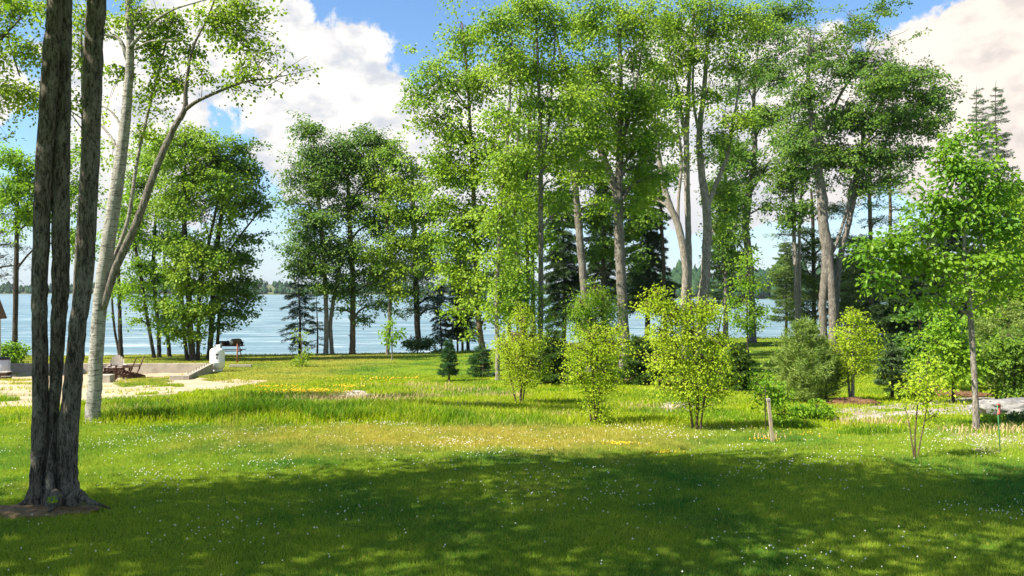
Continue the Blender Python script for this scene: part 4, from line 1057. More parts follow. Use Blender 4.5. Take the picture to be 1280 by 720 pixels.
conifer('pine_sapling', 'lower feathery young pine against the right side of the soft rounded pine', 'sapling', base=(1032, 500), top=425, width=64, leaf='soft', trunk_w=4, dens=1.2, sparse=.15, z0=.0, droop=.02, lift=.4, L=.15, needle=.14, power=.42, gap=.14, tuft=True)
conifer('spruce_sapling', 'small blue green spruce on a short dark stem right of the mulch mound', 'sapling', base=(1115, 498), top=428, width=58, leaf='blue', trunk_w=5, dens=1.5, z0=.22, droop=.12, lift=.12, L=.13, power=.55, gap=.14)

# maples beside the house, left of the view: their crowns shade the near lawn
def house_maple(label, x, y, clumps):
    z = float(gz(x, y))
    root = empty('maple_tree', (x, y, z)); tag(root, label, 'tree')
    tb, cb = MB(), MB()
    P = smooth_path(np.array([(x, y, z - .1, .30), (x + .1, y, z + 2.5, .21), (x, y + .1, z + 6, .17), (x + .2, y, z + 10, .10), (x + .2, y, z + 13, .03)]), 6)
    tb.tube(P[:, :3], P[:, 3], 12, wob=.08)
    for (dx, dy, h, rx, ry, rz, cv) in clumps:
        c = np.array([x + dx, y + dy, z + h]); rad = np.array([rx, ry, rz])
        a = P[np.argmin(np.abs(P[:, 2] - (c[2] - 1.5))), :3]
        lp = smooth_path(np.array([(*a, .08), (*(a * .5 + c * .5 + np.array([0, 0, .3])), .05), (*c, .03)]), 5)
        tb.tube(lp[:, :3], lp[:, 3], 6)
        ns = int(cv * 33 * rx * ry)
        u = rng.standard_normal((ns, 3)); u /= np.linalg.norm(u, axis=1)[:, None]
        C = c + u * (rng.random(ns) ** .45)[:, None] * rad
        off = rng.standard_normal((ns, 20, 3)) * np.array([.36, .36, .12])
        pos = (C[:, None] + off).reshape(-1, 3)
        ll = .15 * (.7 + .6 * rng.random(len(pos)))
        cb.leaves(pos, np.array([0, 0, .8]) + rng.standard_normal((len(pos), 3)) * .5, ll, ll * .85, 'rhomb')
    tb.build('trunk', BARK['furrowed'], root, (x, y, z))
    cb.build('crown', LEAF['maple'], root, (x, y, z), smooth=False)


house_maple('broad maple beside the house whose crown shades the near lawn', -7.6, 6.4,
            [(-.5, 0, 9.0, 3.0, 2.6, 2.0, .55), (2.3, .3, 9.6, 2.4, 2.2, 1.8, .6), (.5, 1.4, 11.0, 2.4, 2.0, 1.6, .6), (-1, -1.8, 10.5, 2.6, 2.2, 1.6, .5), (2.6, -1.5, 7.8, 2.0, 2.0, 1.5, .5), (-2.8, .8, 8.0, 2.2, 2.0, 1.5, .7), (-1.0, 2.2, 8.2, 2.0, 1.4, 1.3, .8)])
house_maple('second maple beside the house, farther left, shading the lawn', -12.0, 5.6,
            [(0, 0, 9.0, 3.0, 2.4, 2.0, .55), (2.5, 1.2, 8.0, 2.2, 1.8, 1.8, .8), (1.0, -2, 8.5, 2.4, 2.0, 1.8, .5), (-2.5, .8, 8.4, 2.4, 2.0, 1.8, .7), (.6, 1.6, 7.0, 2.2, 1.4, 1.2, .7)])
house_maple('third maple behind the viewer on the left, shading the lawn', -4.0, 1.5,
            [(0, 0, 8.6, 3.0, 2.4, 2.0, .5), (2.6, .8, 9.2, 2.4, 1.8, 1.6, .55), (-2.2, .6, 9.4, 2.4, 2.0, 1.6, .55), (.4, 1.6, 10.8, 2.4, 1.6, 1.4, .6), (4.4, 1.4, 8.2, 1.8, 1.4, 1.2, .6), (1.6, 3.3, 9.0, 2.2, 1.5, 1.2, .6), (3.6, 3.6, 9.3, 2.2, 1.4, 1.2, .6), (5.8, 3.0, 9.0, 2.0, 1.4, 1.2, .5), (3.0, 2.0, 10.2, 2.2, 1.6, 1.3, .5)])

# ------------------------------------------------------------------ far shore
def build_far_shore():
    m, t, out = mat_new('far_wood')
    g = t.new('ShaderNodeNewGeometry')
    n = t.noise(g.outputs['Position'], 0.35, 4.0, 0.7)
    c = t.mix(t.range(g.outputs['Random Per Island'], 0, 1, smooth=False), (0.022, 0.062, 0.03), (0.045, 0.092, 0.036))
    c = t.mix(t.math('MULTIPLY', t.range(n, .4, .65), .6), c, (0.02, 0.045, 0.02))
    principled(t, out, c, .95, .05, bump=n, bstr=1.0, bdist=1.5)
    land = mat_plain('far_land', (0.10, 0.12, 0.05), .3, .95, .05)
    hb = MB()
    fb = MB()
    def strip(xs, yf, hf, ntree, th, rowdepth):
        xs = np.array(xs, float)
        prof = [(0, -6.0), (2, -4.9), (25, -3.5), (rowdepth, None), (rowdepth + 120, None)]
        V = []
        for (dy, z) in prof:
            for x in xs:
                hz = hf(x)
                zz = z if z is not None else (hz if dy == rowdepth else -6)
                V.append((x, yf(x) + dy, zz))
        idx = np.arange(len(V)).reshape(len(prof), len(xs))
        q = np.stack([idx[:-1, :-1], idx[:-1, 1:], idx[1:, 1:], idx[1:, :-1]], -1).reshape(-1, 4)
        hb.add(V, q)
        for i in range(ntree):
            x = rng.uniform(xs[0], xs[-1]); f = rng.random() ** 1.3
            y = yf(x) + 4 + f * (rowdepth - 4)
            z = np.interp(4 + f * (rowdepth - 4), [0, 2, 25, rowdepth], [-6, -4.9, -3.5, hf(x)])
            h = th * (.65 + .6 * rng.random()); r = h * (.22 + .2 * rng.random())
            con = rng.random() < (.45 if th > 8 else .04)
            k = 8
            pr = [(.25, 0), (.95, .16), (1.0, .36), (.82, .62), (.5, .84), (.12, 1.0)] if not con else [(.2, 0), (.8, .12), (.62, .4), (.38, .66), (.16, .88), (.02, 1.05)]
            a = np.arange(k) * 6.283 / k + rng.random()
            ring = []
            for (rr, zz) in pr:
                jr = rr * r * (1 + .22 * rng.standard_normal(k))
                ring.append(np.stack([x + jr * np.cos(a), y + jr * np.sin(a), z - .5 + zz * h + .04 * h * rng.standard_normal(k)], -1))
            v = np.concatenate(ring); id2 = np.arange(len(v)).reshape(len(pr), k); nx = np.roll(id2, -1, 1)
            fb.add(v, [np.stack([id2[:-1], nx[:-1], nx[1:], id2[1:]], -1).reshape(-1, 4), id2[-1][None]])
    strip(np.linspace(-640, 760, 60), lambda x: 690 + 25 * math.sin(x * .011), lambda x: 2.2 + 1.4 * math.sin(x * .02 + 1) + 1.0 * math.sin(x * .047), 2400, 5.0, 70)
    strip(np.linspace(78, 460, 30), lambda x: 470 + 10 * math.sin(x * .03), lambda x: 9.0 * min(1, max(0, (x - 78) / 40)) - 3.0, 600, 13.0, 60)
    o = hb.build('hills', land); tag(o, 'low wooded shore across the lake', 'hills', kind='structure')
    o = fb.build('far_forest', m); tag(o, 'bluish far off wood across the lake', 'forest', kind='stuff')


build_far_shore()

# ------------------------------------------------------------------ the yard on the left
M_CONC = mat_plain('concrete', (0.36, 0.32, 0.26), .18, .9, 3.0, .1)
M_CONC2 = mat_plain('concrete_top', (0.45, 0.41, 0.34), .15, .9, 3.0, .1)
M_STEEL = mat_plain('rusty_steel', (0.10, 0.07, 0.05), .3, .6, 9.0, .4, .6)
M_WHITE = mat_plain('white_paint', (0.78, 0.77, 0.74), .06, .45, 3.0, .4)
M_DECAL = mat_plain('dark_decal', (0.05, 0.05, 0.06), .2, .6)
M_GREYP = mat_plain('grey_label', (0.32, 0.33, 0.35), .1, .6)
M_BROWNP = mat_plain('brown_stained_wood', (0.095, 0.045, 0.026), .35, .7, 5.0, stretch=(1, 1, 1))
M_PALEP = mat_plain('weathered_pale_wood', (0.42, 0.36, 0.31), .2, .8, 5.0)
M_RED = mat_plain('red_stained_wood', (0.24, 0.075, 0.045), .35, .75, 5.0)
M_REDPOST = mat_plain('red_painted_post', (0.33, 0.12, 0.075), .25, .7, 5.0)
M_GREYW = mat_plain('grey_weathered_board', (0.33, 0.30, 0.26), .25, .85, 4.0, stretch=(1, 8, 8))
M_STAKE = mat_plain('stake_wood', (0.36, 0.29, 0.20), .3, .85, 7.0, stretch=(6, 6, 1))
M_BLACK = mat_plain('black_metal', (0.025, 0.022, 0.02), .3, .5, 6.0, .4)
M_TIN = mat_plain('dull_tin', (0.50, 0.50, 0.50), .15, .45, 4.0, .5, .3)
M_ROPE = mat_plain('brown_barrel', (0.20, 0.115, 0.065), .35, .8, 8.0)
M_SIDING = mat_plain('pale_siding', (0.60, 0.55, 0.42), .1, .8, 3.0, stretch=(.2, .2, 6))
M_ROOF = mat_plain('brown_shingle', (0.20, 0.105, 0.06), .35, .9, 8.0)
M_FASCIA = mat_plain('brown_fascia', (0.22, 0.11, 0.065), .25, .75, 5.0)


def foundation():
    b0 = W(228, 478, 31.2)
    zb = float(gz(-14, 36))
    root = empty('foundation_wall', (-14.5, 38.6, float(gz(-14.5, 38.6))))
    tag(root, 'low L shaped concrete foundation wall with anchor bolts round the sandy yard', 'wall')
    o = np.array(root.location)
    top = -1.03
    h = 1.1
    def seg(name, a, b, w):
        m = MB()
        a = np.array(a); b = np.array(b)
        m.bar((*a, top - h / 2), (*b, top - h / 2), w, h)
        ob = m.build(name, M_CONC, root, o, smooth=False)
        return ob
    back = seg('back_wall', (-25.5, 38.6), (-14.75, 38.6), .24)
    A = np.array([-14.6, 38.72]); B = np.array([-13.62, 33.4])
    side = seg('side_wall', A, B, .24)
    ret = seg('return_wall', (-13.75, 33.52), (-14.28, 33.5), .24)
    spots = [tuple(A + (B - A) * (k + .6) / 9.3) for k in range(9)] + [(-24.5 + k * 1.15, 38.6) for k in range(9)]
    for (bx, by) in spots:
        m = MB(); m.tube([(bx, by, top - .02), (bx, by, top + .13)], .012, 6); m.build('anchor_bolt', M_STEEL, root, o)
    # the other end of the footing by the chairs
    p = on_ground(136, 478)
    r2 = empty('concrete_block', tuple(p)); tag(r2, 'squat square concrete pier beside the white birch, in front of the chairs', 'block')
    m = MB(); m.box((p[0] - .18, p[1], p[2] + .06), (.62, .4, .46)); m.build('pier', M_CONC, r2, p, smooth=False)
    m = MB(); m.box((p[0] - .18, p[1], p[2] + .300), (.63, .41, .03)); m.build('cap', M_CONC2, r2, p, smooth=False)


foundation()


def adirondack(label, px, py, rz, mat, group='garden chairs round the fire table', d=None):
    p = on_ground(px, py)
    root = empty('adirondack_chair', tuple(p), rz); tag(root, label, 'chair', group)
    # local: chair faces +y, x across
    m = MB()
    for i in range(5):
        y = .36 - i * .115; z = .36 - i * .038
        m.box((0, y, z), (.52, .105, .022), (R(-18), 0, 0))
    m.build('seat', mat, root, smooth=False)
    m = MB()
    n = 7
    for i in range(n):
        u = (i - 3) / 3
        L = .86 - .24 * u * u
        x = u * .255
        a = Vector((x * .82, -.20, .20)); e = a + Vector((x * .25, -.36 * L, .90 * L))
        m.bar(a, e, .072, .022)
    m.bar((-.25, -.30, .42), (.25, -.30, .42), .05, .03)
    m.build('backrest', mat, root, smooth=False)
    for s in (-1, 1):
        m = MB(); m.bar((s * .31, .34, 0), (s * .31, .34, .53), .03, .09); m.build('leg', mat, root, smooth=False)
        m = MB(); m.bar((s * .27, .40, .33), (s * .27, -.52, .03), .03, .11); m.build('leg', mat, root, smooth=False)
        m = MB(); m.box((s * .33, .03, .55), (.13, .74, .025)); m.bar((s * .31, -.30, .40), (s * .31, -.30, .54), .03, .05); m.build('armrest', mat, root, smooth=False)
    return root


adirondack('pale round backed garden chair facing the viewer, beside the white birch', 146, 471, R(205), M_PALEP)
adirondack('dark brown garden chair half hidden behind the white birch trunk', 132, 472, R(-40), M_BROWNP)
adirondack('dark brown garden chair seen side on, nearer to the fire table', 155, 474.5, R(112), M_BROWNP)
adirondack('dark brown garden chair seen side on, outermost on the right', 165, 472.5, R(116), M_BROWNP)


def fire_table():
    p = on_ground(146.5, 471.5)
    root = empty('garden_table', tuple(p)); tag(root, 'low pale square table between the garden chairs', 'table')
    m = MB()
    for i in range(6): m.box((0, -.375 + i * .15, .47), (.95, .135, .03))
    m.build('tabletop', M_PALEP, root, smooth=False)
    m = MB()
    m.box((0, -.40, .42), (.84, .03, .07)); m.build('apron', M_BROWNP, root, smooth=False)
    m = MB(); m.box((0, .40, .42), (.84, .03, .07)); m.build('apron', M_BROWNP, root, smooth=False)
    for sx in (-1, 1):
        for sy in (-1, 1):
            m = MB(); m.box((sx * .38, sy * .36, .225), (.07, .045, .45)); m.build('leg', M_BROWNP, root, smooth=False)


fire_table()


def propane_tank():
    p = on_ground(271.5, 464.5)
    root = empty('propane_tank', tuple(p)); root.scale = (.9, .9, 1.0); tag(root, 'white upright propane tank at the end of the concrete wall', 'gas tank')
    r = .385
    m = MB()
    m.lathe([(.05, .10), (.20, .105), (.30, .14), (.365, .20), (r, .28), (r, .44), (r + .004, .445), (r + .004, .455), (r, .46), (r, .98), (.365, 1.06), (.30, 1.12), (.20, 1.155), (.05, 1.165)], 32)
    m.build('tank_body', M_WHITE, root)
    m = MB(); m.lathe([(.26, 0.0), (.285, 0.0), (.285, .135), (.26, .135)], 24); m.build('foot_ring', M_WHITE, root)
    m = MB()
    a = np.linspace(-2.1, 2.1, 18) + math.pi / 2
    inner, outer = [], []
    V = []
    for rr in (.165, .185):
        for z in (1.13, 1.30):
            V += [(rr * math.cos(k), rr * math.sin(k), z) for k in a]
    n = len(a); idx = np.arange(4 * n).reshape(4, n)
    F = []
    for i in range(n - 1):
        F += [(idx[0, i], idx[0, i + 1], idx[1, i + 1], idx[1, i]), (idx[2, i + 1], idx[2, i], idx[3, i], idx[3, i + 1]), (idx[1, i], idx[1, i + 1], idx[3, i + 1], idx[3, i])]
    m.add(V, np.array(F)); m.build('collar', M_WHITE, root)
    m = MB(); m.tube([(0, 0, 1.15), (0, 0, 1.26)], .035, 10); m.tube([(-.06, 0, 1.24), (.09, 0, 1.24)], .025, 8); m.build('valve', M_TIN, root)
    def curved(name, a0, a1, z0, z1, mat):
        q = np.linspace(a0, a1, 6); rr = r + .006
        V = [(rr * math.sin(k), -rr * math.cos(k), z0) for k in q] + [(rr * math.sin(k), -rr * math.cos(k), z1) for k in q]
        F = [(i, i + 1, i + 7, i + 6) for i in range(5)]
        mm = MB(); mm.add(V, np.array(F)); mm.build(name, mat, root)
    curved('label_plate', .12, .52, .80, .90, M_DECAL)
    curved('sticker', .16, .46, .63, .77, M_GREYP)


propane_tank()


def picnic_table():
    p = on_ground(287, 446)
    root = empty('picnic_table', tuple(p), R(6)); tag(root, 'red brown wooden picnic table piled with gear at the water', 'picnic table')
    m = MB()
    for i in range(5): m.box((0, -.32 + i * .16, .76), (1.85, .145, .04))
    m.build('tabletop', M_RED, root, smooth=False)
    for s in (-1, 1):
        m = MB()
        for k in (0, 1): m.box((0, s * (.62 + k * .15), .45), (1.85, .135, .04))
        m.build('bench', M_RED, root, smooth=False)
    for sx in (-1, 1):
        for s in (-1, 1):
            m = MB(); m.bar((sx * .62, s * .62, 0), (sx * .62, s * .18, .73), .04, .09); m.build('leg', M_RED, root, smooth=False)
        m = MB(); m.box((sx * .665, 0, .40), (.04, 1.5, .09)); m.build('brace', M_RED, root, smooth=False)
    z = p[2] + .78
    c, s_ = math.cos(R(6)), math.sin(R(6))
    at = lambda x, y: (p[0] + x * c - y * s_, p[1] + x * s_ + y * c)
    # things left on the table
    q = at(.42, -.05)
    r = empty('wooden_barrel', (*q, z), R(-28)); tag(r, 'small brown barrel lying on its side on the picnic table, pale end showing', 'barrel')
    m = MB()
    prof = [(.19, -.40), (.225, -.25), (.24, 0), (.225, .25), (.19, .40)]
    m.lathe(prof, 18); o = m.build('body', M_ROPE, r); o.rotation_euler = (R(90), 0, 0); o.location = (0, 0, .242)
    m = MB(); m.lathe([(.02, -.424), (.17, -.423), (.182, -.41), (.182, -.402)], 18); o = m.build('end_disc', M_TIN, r); o.rotation_euler = (R(-90), 0, 0); o.location = (0, 0, .242)
    o.rotation_euler = (R(90), 0, 0); o.scale = (1, 1, -1)
    for zz in (-.26, .26):
        m = MB(); m.lathe([(.225, zz - .02), (.236, zz - .02), (.236, zz + .02), (.225, zz + .02)], 18); o = m.build('hoop', M_STEEL, r); o.rotation_euler = (R(90), 0, 0); o.location = (0, 0, .242)
    q = at(-.56, 0)
    r = empty('tool_crate', (*q, z)); tag(r, 'dark open wooden crate at the left end of the picnic table', 'crate')
    m = MB(); m.box((0, 0, .015), (.56, .4, .03)); m.box((0, -.19, .13), (.56, .025, .20)); m.box((0, .19, .16), (.56, .025, .26)); m.box((-.27, 0, .15), (.025, .355, .24)); m.box((.27, 0, .15), (.025, .355, .24)); m.build('box', M_BROWNP, r, smooth=False)
    m = MB(); m.bar((-.26, 0, .30), (.26, 0, .30), .03); m.build('handle', M_BLACK, r, smooth=False)
    q = at(-.52, -.255)
    r = empty('plastic_jug', (*q, z)); tag(r, 'small white jug standing in front of the dark crate', 'jug')
    m = MB(); m.lathe([(.085, 0), (.095, .02), (.095, .15), (.05, .20), (.03, .215), (.03, .235)], 16); m.build('body', M_WHITE, r)
    m = MB(); m.lathe([(.033, .232), (.033, .262), (.01, .265)], 12); m.build('cap', M_GREYP, r)
    q = at(-.12, .02)
    r = empty('camp_stove', (*q, z)); tag(r, 'black iron pot with a lid and bail standing mid table', 'cooking pot')
    m = MB(); m.lathe([(.10, 0), (.16, .03), (.17, .14), (.16, .24), (.165, .25)], 18); m.build('body', M_BLACK, r)
    m = MB(); m.lathe([(.165, .25), (.16, .275), (.08, .315), (.03, .33), (.03, .36), (.01, .365)], 18); m.build('lid', M_BLACK, r)
    a = np.linspace(0, math.pi, 10); m = MB(); m.tube(np.stack([.165 * np.cos(a), 0 * a, .24 + .22 * np.sin(a)], -1), .008, 6); m.build('handle', M_STEEL, r)
    r.name = 'cooking_pot'
    q = at(.80, .1)
    r = empty('metal_bucket', (*q, z)); tag(r, 'dark bucket at the right end of the picnic table', 'bucket')
    m = MB(); m.lathe([(.01, 0), (.08, 0), (.115, .25), (.12, .25), (.105, .235), (.075, .02), (.01, .02)], 16); m.build('body', M_BLACK, r)
    a = np.linspace(0, math.pi, 10); m = MB(); m.tube(np.stack([.115 * np.cos(a), 0 * a, .245 + .12 * np.sin(a)], -1), .006, 5); m.build('handle', M_STEEL, r)
    # post in front of the table
    p2 = on_ground(296.5, 453)
    r = empty('wooden_post', tuple(p2)); tag(r, 'slim red brown post in front of the picnic table', 'post')
    m = MB(); m.tube([(0, 0, -.1), (.005, 0, .5), (0, 0, .98)], [.045, .042, .04], 8); m.build('shaft', M_REDPOST, r)
    m = MB(); m.lathe([(.05, .98), (.055, 1.0), (.055, 1.07), (.03, 1.10)], 10); m.tube([(0, 0, 1.03), (.06, -.10, 1.0), (.07, -.12, .90)], .018, 8); m.build('cap', M_RED, r)
    # beam lying on the grass
    p3 = on_ground(300.5, 459)
    r = empty('timber_beam', tuple(p3), R(2)); tag(r, 'squared grey timber lying in the grass right of the propane tank', 'beam')
    m = MB(); m.box((0, 0, .085), (1.18, .20, .10)); m.build('timber', M_GREYW, r, smooth=False)
    for sx in (-1, 1):
        m = MB(); m.box((sx * .42, .0, .015), (.08, .18, .05)); m.build('bearer', M_BROWNP, r, smooth=False)


picnic_table()


def shed():
    d = 36.0
    x1 = (1 - 640) / 1000 * (d + 2.9)
    zg = float(gz(x1 - 1.5, d))
    root = empty('garden_shed', (x1 - 1.6, d + 1.5, zg)); tag(root, 'brown roofed shed with pale walls cut off by the left edge', 'shed')
    o = np.array(root.location)
    ze = E - (397 - HZ) / 1000 * (d + 3.3)
    xe = (9 - 640) / 1000 * (d + 3.3)
    m = MB(); m.box((x1 - 1.6, d + 1.5, (zg - .2 + ze + .05) / 2), (3.2, 2.8, ze - zg + .25)); m.build('wall', M_SIDING, root, o, smooth=False)
    # steep roof, gable end towards the viewer
    m = MB()
    rx = x1 - 1.6; zr = ze + 4.3; hw = xe - rx
    for s in (-1, 1):
        a0 = np.array([rx + s * hw, 0, ze - .02]); a1 = np.array([rx, 0, zr])
        nrm = np.array([zr - ze, 0, s * hw * 1.0]); nrm = nrm / np.linalg.norm(nrm) * .09
        nrm[0] *= s; nrm[2] = abs(nrm[2])
        q = []
        for y in (d - .35, d + 3.3):
            for p in (a0, a1, a1 - nrm * 1.0, a0 - nrm * 1.0):
                q.append((p[0], y, p[2]))
        m.add(q, np.array([(0, 1, 2, 3), (7, 6, 5, 4), (0, 4, 5, 1), (1, 5, 6, 2), (2, 6, 7, 3), (3, 7, 4, 0)]))
    m.build('roof', M_ROOF, root, o, smooth=False)
    m = MB()
    for s in (-1, 1):
        m.bar((rx + s * (hw - .01), d - .375, ze - .03), (rx, d - .375, zr - .05), .045, .2)
    m.build('fascia', M_FASCIA, root, o, smooth=False)
    m = MB(); m.add([(rx - 1.58, d + .09, ze), (rx + 1.58, d + .09, ze), (rx, d + .09, zr - .2)], np.array([(0, 1, 2)])); m.build('gable', M_SIDING, root, o, smooth=False)
    # barrel and steps beside it
    p = on_ground(3, 470)
    r = empty('rain_barrel', tuple(p)); tag(r, 'pale grey rain barrel with a dark lid at the left edge', 'barrel')
    m = MB(); m.lathe([(.05, 0), (.28, 0), (.31, .05), (.315, .40), (.31, .74), (.29, .76)], 22); m.build('body', mat_plain('pale_grey_plastic', (.50, .52, .56), .08, .5), r)
    m = MB(); m.lathe([(.31, .755), (.325, .76), (.325, .82), (.26, .85), (.03, .87)], 22); m.build('lid', M_BLACK, r)
    p = on_ground(9, 474)
    r = empty('wooden_steps', tuple(p), R(8)); tag(r, 'dark low wooden steps in front of the pale rain barrel', 'steps')
    m = MB()
    for k in range(2):
        m = MB(); m.box((-.05 + k * .16, -.16 + .0 * k, .33 - k * .17), (.42 - .04 * k, .5, .04)); m.build('tread', M_GREYW, r, smooth=False)
    for s in (-1, 1):
        m = MB(); m.box((-.05, -.16 + s * .21, .13), (.40, .035, .34)); m.build('stringer', M_BROWNP, r, smooth=False)


shed()
tree('hydrangea_bush', 'rounded sunlit green bush behind the pale rain barrel at the left edge', 'bush', [[(12, 462, 4), (14, 450, 3)], [(14, 462, 3), (24, 445, 2)]],
     [(5, 440, 14, 12), (20, 438, 14, 9), (10, 450, 16, 10), (27, 442, 9, 7, 0, .8), (-10, 440, 14, 14)], leaf='fresh', bark='dark', d=42, L=.14, cov=2.0, spray=.2, per=14, kind='leaf')
tree('weed_sprout', 'tiny bright green sprout growing between the roots of the dark maple', 'sprout', [[(68, 630, 1), (68, 624, .8)]],
     [(68, 625, 6, 3, -.35)], leaf='fresh', bark='dark', d=9.9, L=.045, cov=1.0, spray=.03, per=5, kind='leaf', twig=.5)

# stake, marker, driftwood, mounds
p = on_ground(967, 553.5)
tp = W(960.5, 499, p[1])
r = empty('wooden_stake', tuple(p)); tag(r, 'weathered wooden stake leaning left in the meadow', 'stake')
m = MB(); m.bar((p[0], p[1], p[2] - .15), tuple(tp), .062, .05); m.build('shaft', M_STAKE, r, p, smooth=False)
m = MB(); tv = Vector(tuple(tp)) - Vector(tuple(p)); tv.normalize(); m.bar(tuple(Vector(tuple(tp)) - tv * .03), tuple(Vector(tuple(tp)) + tv * .012), .075, .062); m.build('head', M_GREYW, r, p, smooth=False)

p = on_ground(1251, 565)
M_GREEN = mat_plain('green_metal', (0.06, 0.22, 0.09), .2, .6)
M_TAPE = mat_plain('red_tape', (0.55, 0.10, 0.08), .2, .6)
r = empty('marker_stake', tuple(p)); tag(r, 'thin green marker stake with a red ribbon at the right edge', 'stake')
a = W(1247, 506, p[1]); m = MB(); m.tube([tuple(p - np.array([0, 0, .1])), tuple(p * .5 + a * .5), tuple(a)], .009, 6); m.build('shaft', M_GREEN, r, p)
m = MB()
V = []
zz = np.linspace(0, 1, 8)
for q in zz:
    c = np.array([a[0] + .012 + .025 * math.sin(q * 4), a[1] - .012 + .02 * math.sin(q * 5), a[2] + .02 - q * .19])
    wd = .028 * (1 - .35 * q)
    V += [c + (-wd, .01 * math.sin(q * 9), 0), c + (wd, -.01 * math.sin(q * 9), 0)]
m.add(np.array(V), np.array([(2 * i, 2 * i + 1, 2 * i + 3, 2 * i + 2) for i in range(7)])); o = m.build('ribbon', M_TAPE, r, p)
sol = o.modifiers.new('thick', 'SOLIDIFY'); sol.thickness = .004

def rock(name, label, cat, px, py, size, mat, seed, group=None, rz=0.0, sink=.25, pts=(22, 12)):
    p = on_ground(px, py)
    r = MB()
    nu, nv = pts
    a = np.arange(nu) * 6.2832 / nu
    rings = []
    for j in range(nv):
        th = math.pi * (j + .02) / (nv - .96)
        x, y, z = np.cos(a) * math.sin(th), np.sin(a) * math.sin(th), np.full(nu, math.cos(th))
        k = 1 + .20 * wave(x * 2 + z, y * 2 - z, 1.3, seed) + .10 * wave(x * 4, y * 4 + z * 5, 1.6, seed * 3) + .05 * wave(x * 9 + z * 7, y * 11, 1.5, seed)
        sx = np.sign(x) * np.abs(x) ** .75; sy = np.sign(y) * np.abs(y) ** .8; sz = np.sign(z) * np.abs(z) ** .75
        rings.append(np.stack([sx * k, sy * k, sz * k], -1))
    v = np.concatenate(rings) * np.array(size) / 2
    c, s = math.cos(rz), math.sin(rz)
    v = v @ np.array([[c, -s, 0], [s, c, 0], [0, 0, 1]]).T
    v += p + np.array([0, 0, size[2] * (.5 - sink)])
    idx = np.arange(nu * nv).reshape(nv, nu); nx = np.roll(idx, -1, 1)
    r.add(v, np.stack([idx[:-1], idx[1:], nx[1:], nx[:-1]], -1).reshape(-1, 4))
    o = r.build(name, mat, None, p)
    o.location = tuple(p)
    tag(o, label, cat, group)
    return o

M_LEDGE = mat_plain('pale_granite', (0.25, 0.24, 0.225), .5, .85, 3.5, .15, bstr=.6)
M_ROCK = mat_plain('brown_rock', (0.24, 0.17, 0.11), .35, .9, 4.0, .1, bstr=.6)
M_MULCH = mat_plain('bark_mulch', (0.17, 0.095, 0.05), .5, .95, 18.0, .05, bstr=1.0)
rock('granite_boulder', 'long pale granite boulder at the right edge behind the red ribbon', 'boulder', 1274, 519, (1.9, .9, .5), M_LEDGE, 2.0, rz=.12, sink=.22, pts=(48, 26))
rock('granite_boulder', 'smaller flat pale stone left of the long granite boulder', 'boulder', 1232, 512, (.9, .5, .2), M_LEDGE, 5.0, sink=.3)
rock('field_stone', 'brown stone at the foot of the thickest middle trunk', 'stone', 792, 477, (.8, .5, .42), M_ROCK, 7.0)
rock('field_stone', 'smaller brown stone right of the one at the thickest middle trunk', 'stone', 812, 478, (.6, .5, .34), M_ROCK, 9.0)
rock('mulch_mound', 'low brown mulch mound under the twin stemmed pale sapling', 'mulch', 1062, 505, (1.5, .9, .26), M_MULCH, 11.0, sink=.45, pts=(36, 16))
rock('mulch_mound', 'wide reddish mulch mound behind the thin grey stem at the right', 'mulch', 1190, 495, (2.6, 1.2, .28), M_MULCH, 13.0, sink=.45, pts=(36, 16))
M_SOIL = mat_plain('bare_soil', (0.22, 0.145, 0.085), .45, .95, 14.0, .05, bstr=1.0)
o = rock('bare_earth', 'worn tan soil round the roots of the dark maple', 'soil', 52, 641, (1.25, .62, .10), M_SOIL, 21.0, sink=.38, pts=(40, 12)); tag(o, kind='structure')
tree('rose_bush', 'low reddish green bush at the foot of the thin grey stem', 'bush', [[(1238, 532, 2), (1238, 524, 1.5)]],
     [(1236, 522, 14, 7), (1248, 526, 12, 7), (1228, 526, 8, 5)], leaf='fresh', bark='dark', d=17.2, L=.07, cov=1.4, spray=.1, per=8, kind='leaf')
tree('juniper_bush', 'low dark bush in front of the long granite boulder', 'bush', [[(1262, 532, 2), (1262, 522, 1.5)]],
     [(1262, 521, 16, 7), (1276, 526, 14, 8), (1292, 524, 14, 8)], leaf='shrub', bark='dark', d=17.4, L=.07, cov=1.8, spray=.1, per=8, kind='leaf')
p = on_ground(216, 522)
r = MB(); q = W(209, 499, p[1]); r.tube([tuple(p - np.array([0, 0, .1])), tuple(p * .45 + q * .55 + np.array([.03, 0, 0])), tuple(q)], [.02, .018, .01], 6)
o = r.build('dead_branch', BARK['dark'], None, p); o.location = tuple(p); tag(o, 'dark dead stick poking out of the tall grass', 'stick')

# ------------------------------------------------------------------ grass, flowers
def mat_grass(name, green, lime, straw, trans=.35, bias=0.0):
    m, t, out = mat_new(name)
    c, pos = grass_tone(t, green, lime, straw, bias)
    g = t.new('ShaderNodeNewGeometry')
    rnd = g.outputs['Random Per Island']
    c = t.mix(t.range(rnd, .0, .5, smooth=False), t.mix(1.0, c, (.62, .66, .6), 'MULTIPLY'), c)
    c = t.mix(t.range(rnd, .86, 1.0, smooth=False), c, straw)
    p = t.new('ShaderNodeBsdfPrincipled'); t.l.new(c, p.inputs['Base Color']); p.inputs['Roughness'].default_value = .55
    p.inputs['Specular IOR Level'].default_value = .15
    tr = t.new('ShaderNodeBsdfTranslucent'); t.l.new(t.mix(1.0, c, (1.3, 1.3, .7), 'MULTIPLY'), tr.inputs[0])
    mx = t.new('ShaderNodeMixShader'); mx.inputs[0].default_value = trans
    t.l.new(p.outputs[0], mx.inputs[1]); t.l.new(tr.outputs[0], mx.inputs[2]); t.l.new(mx.outputs[0], out.inputs[0])
    return m


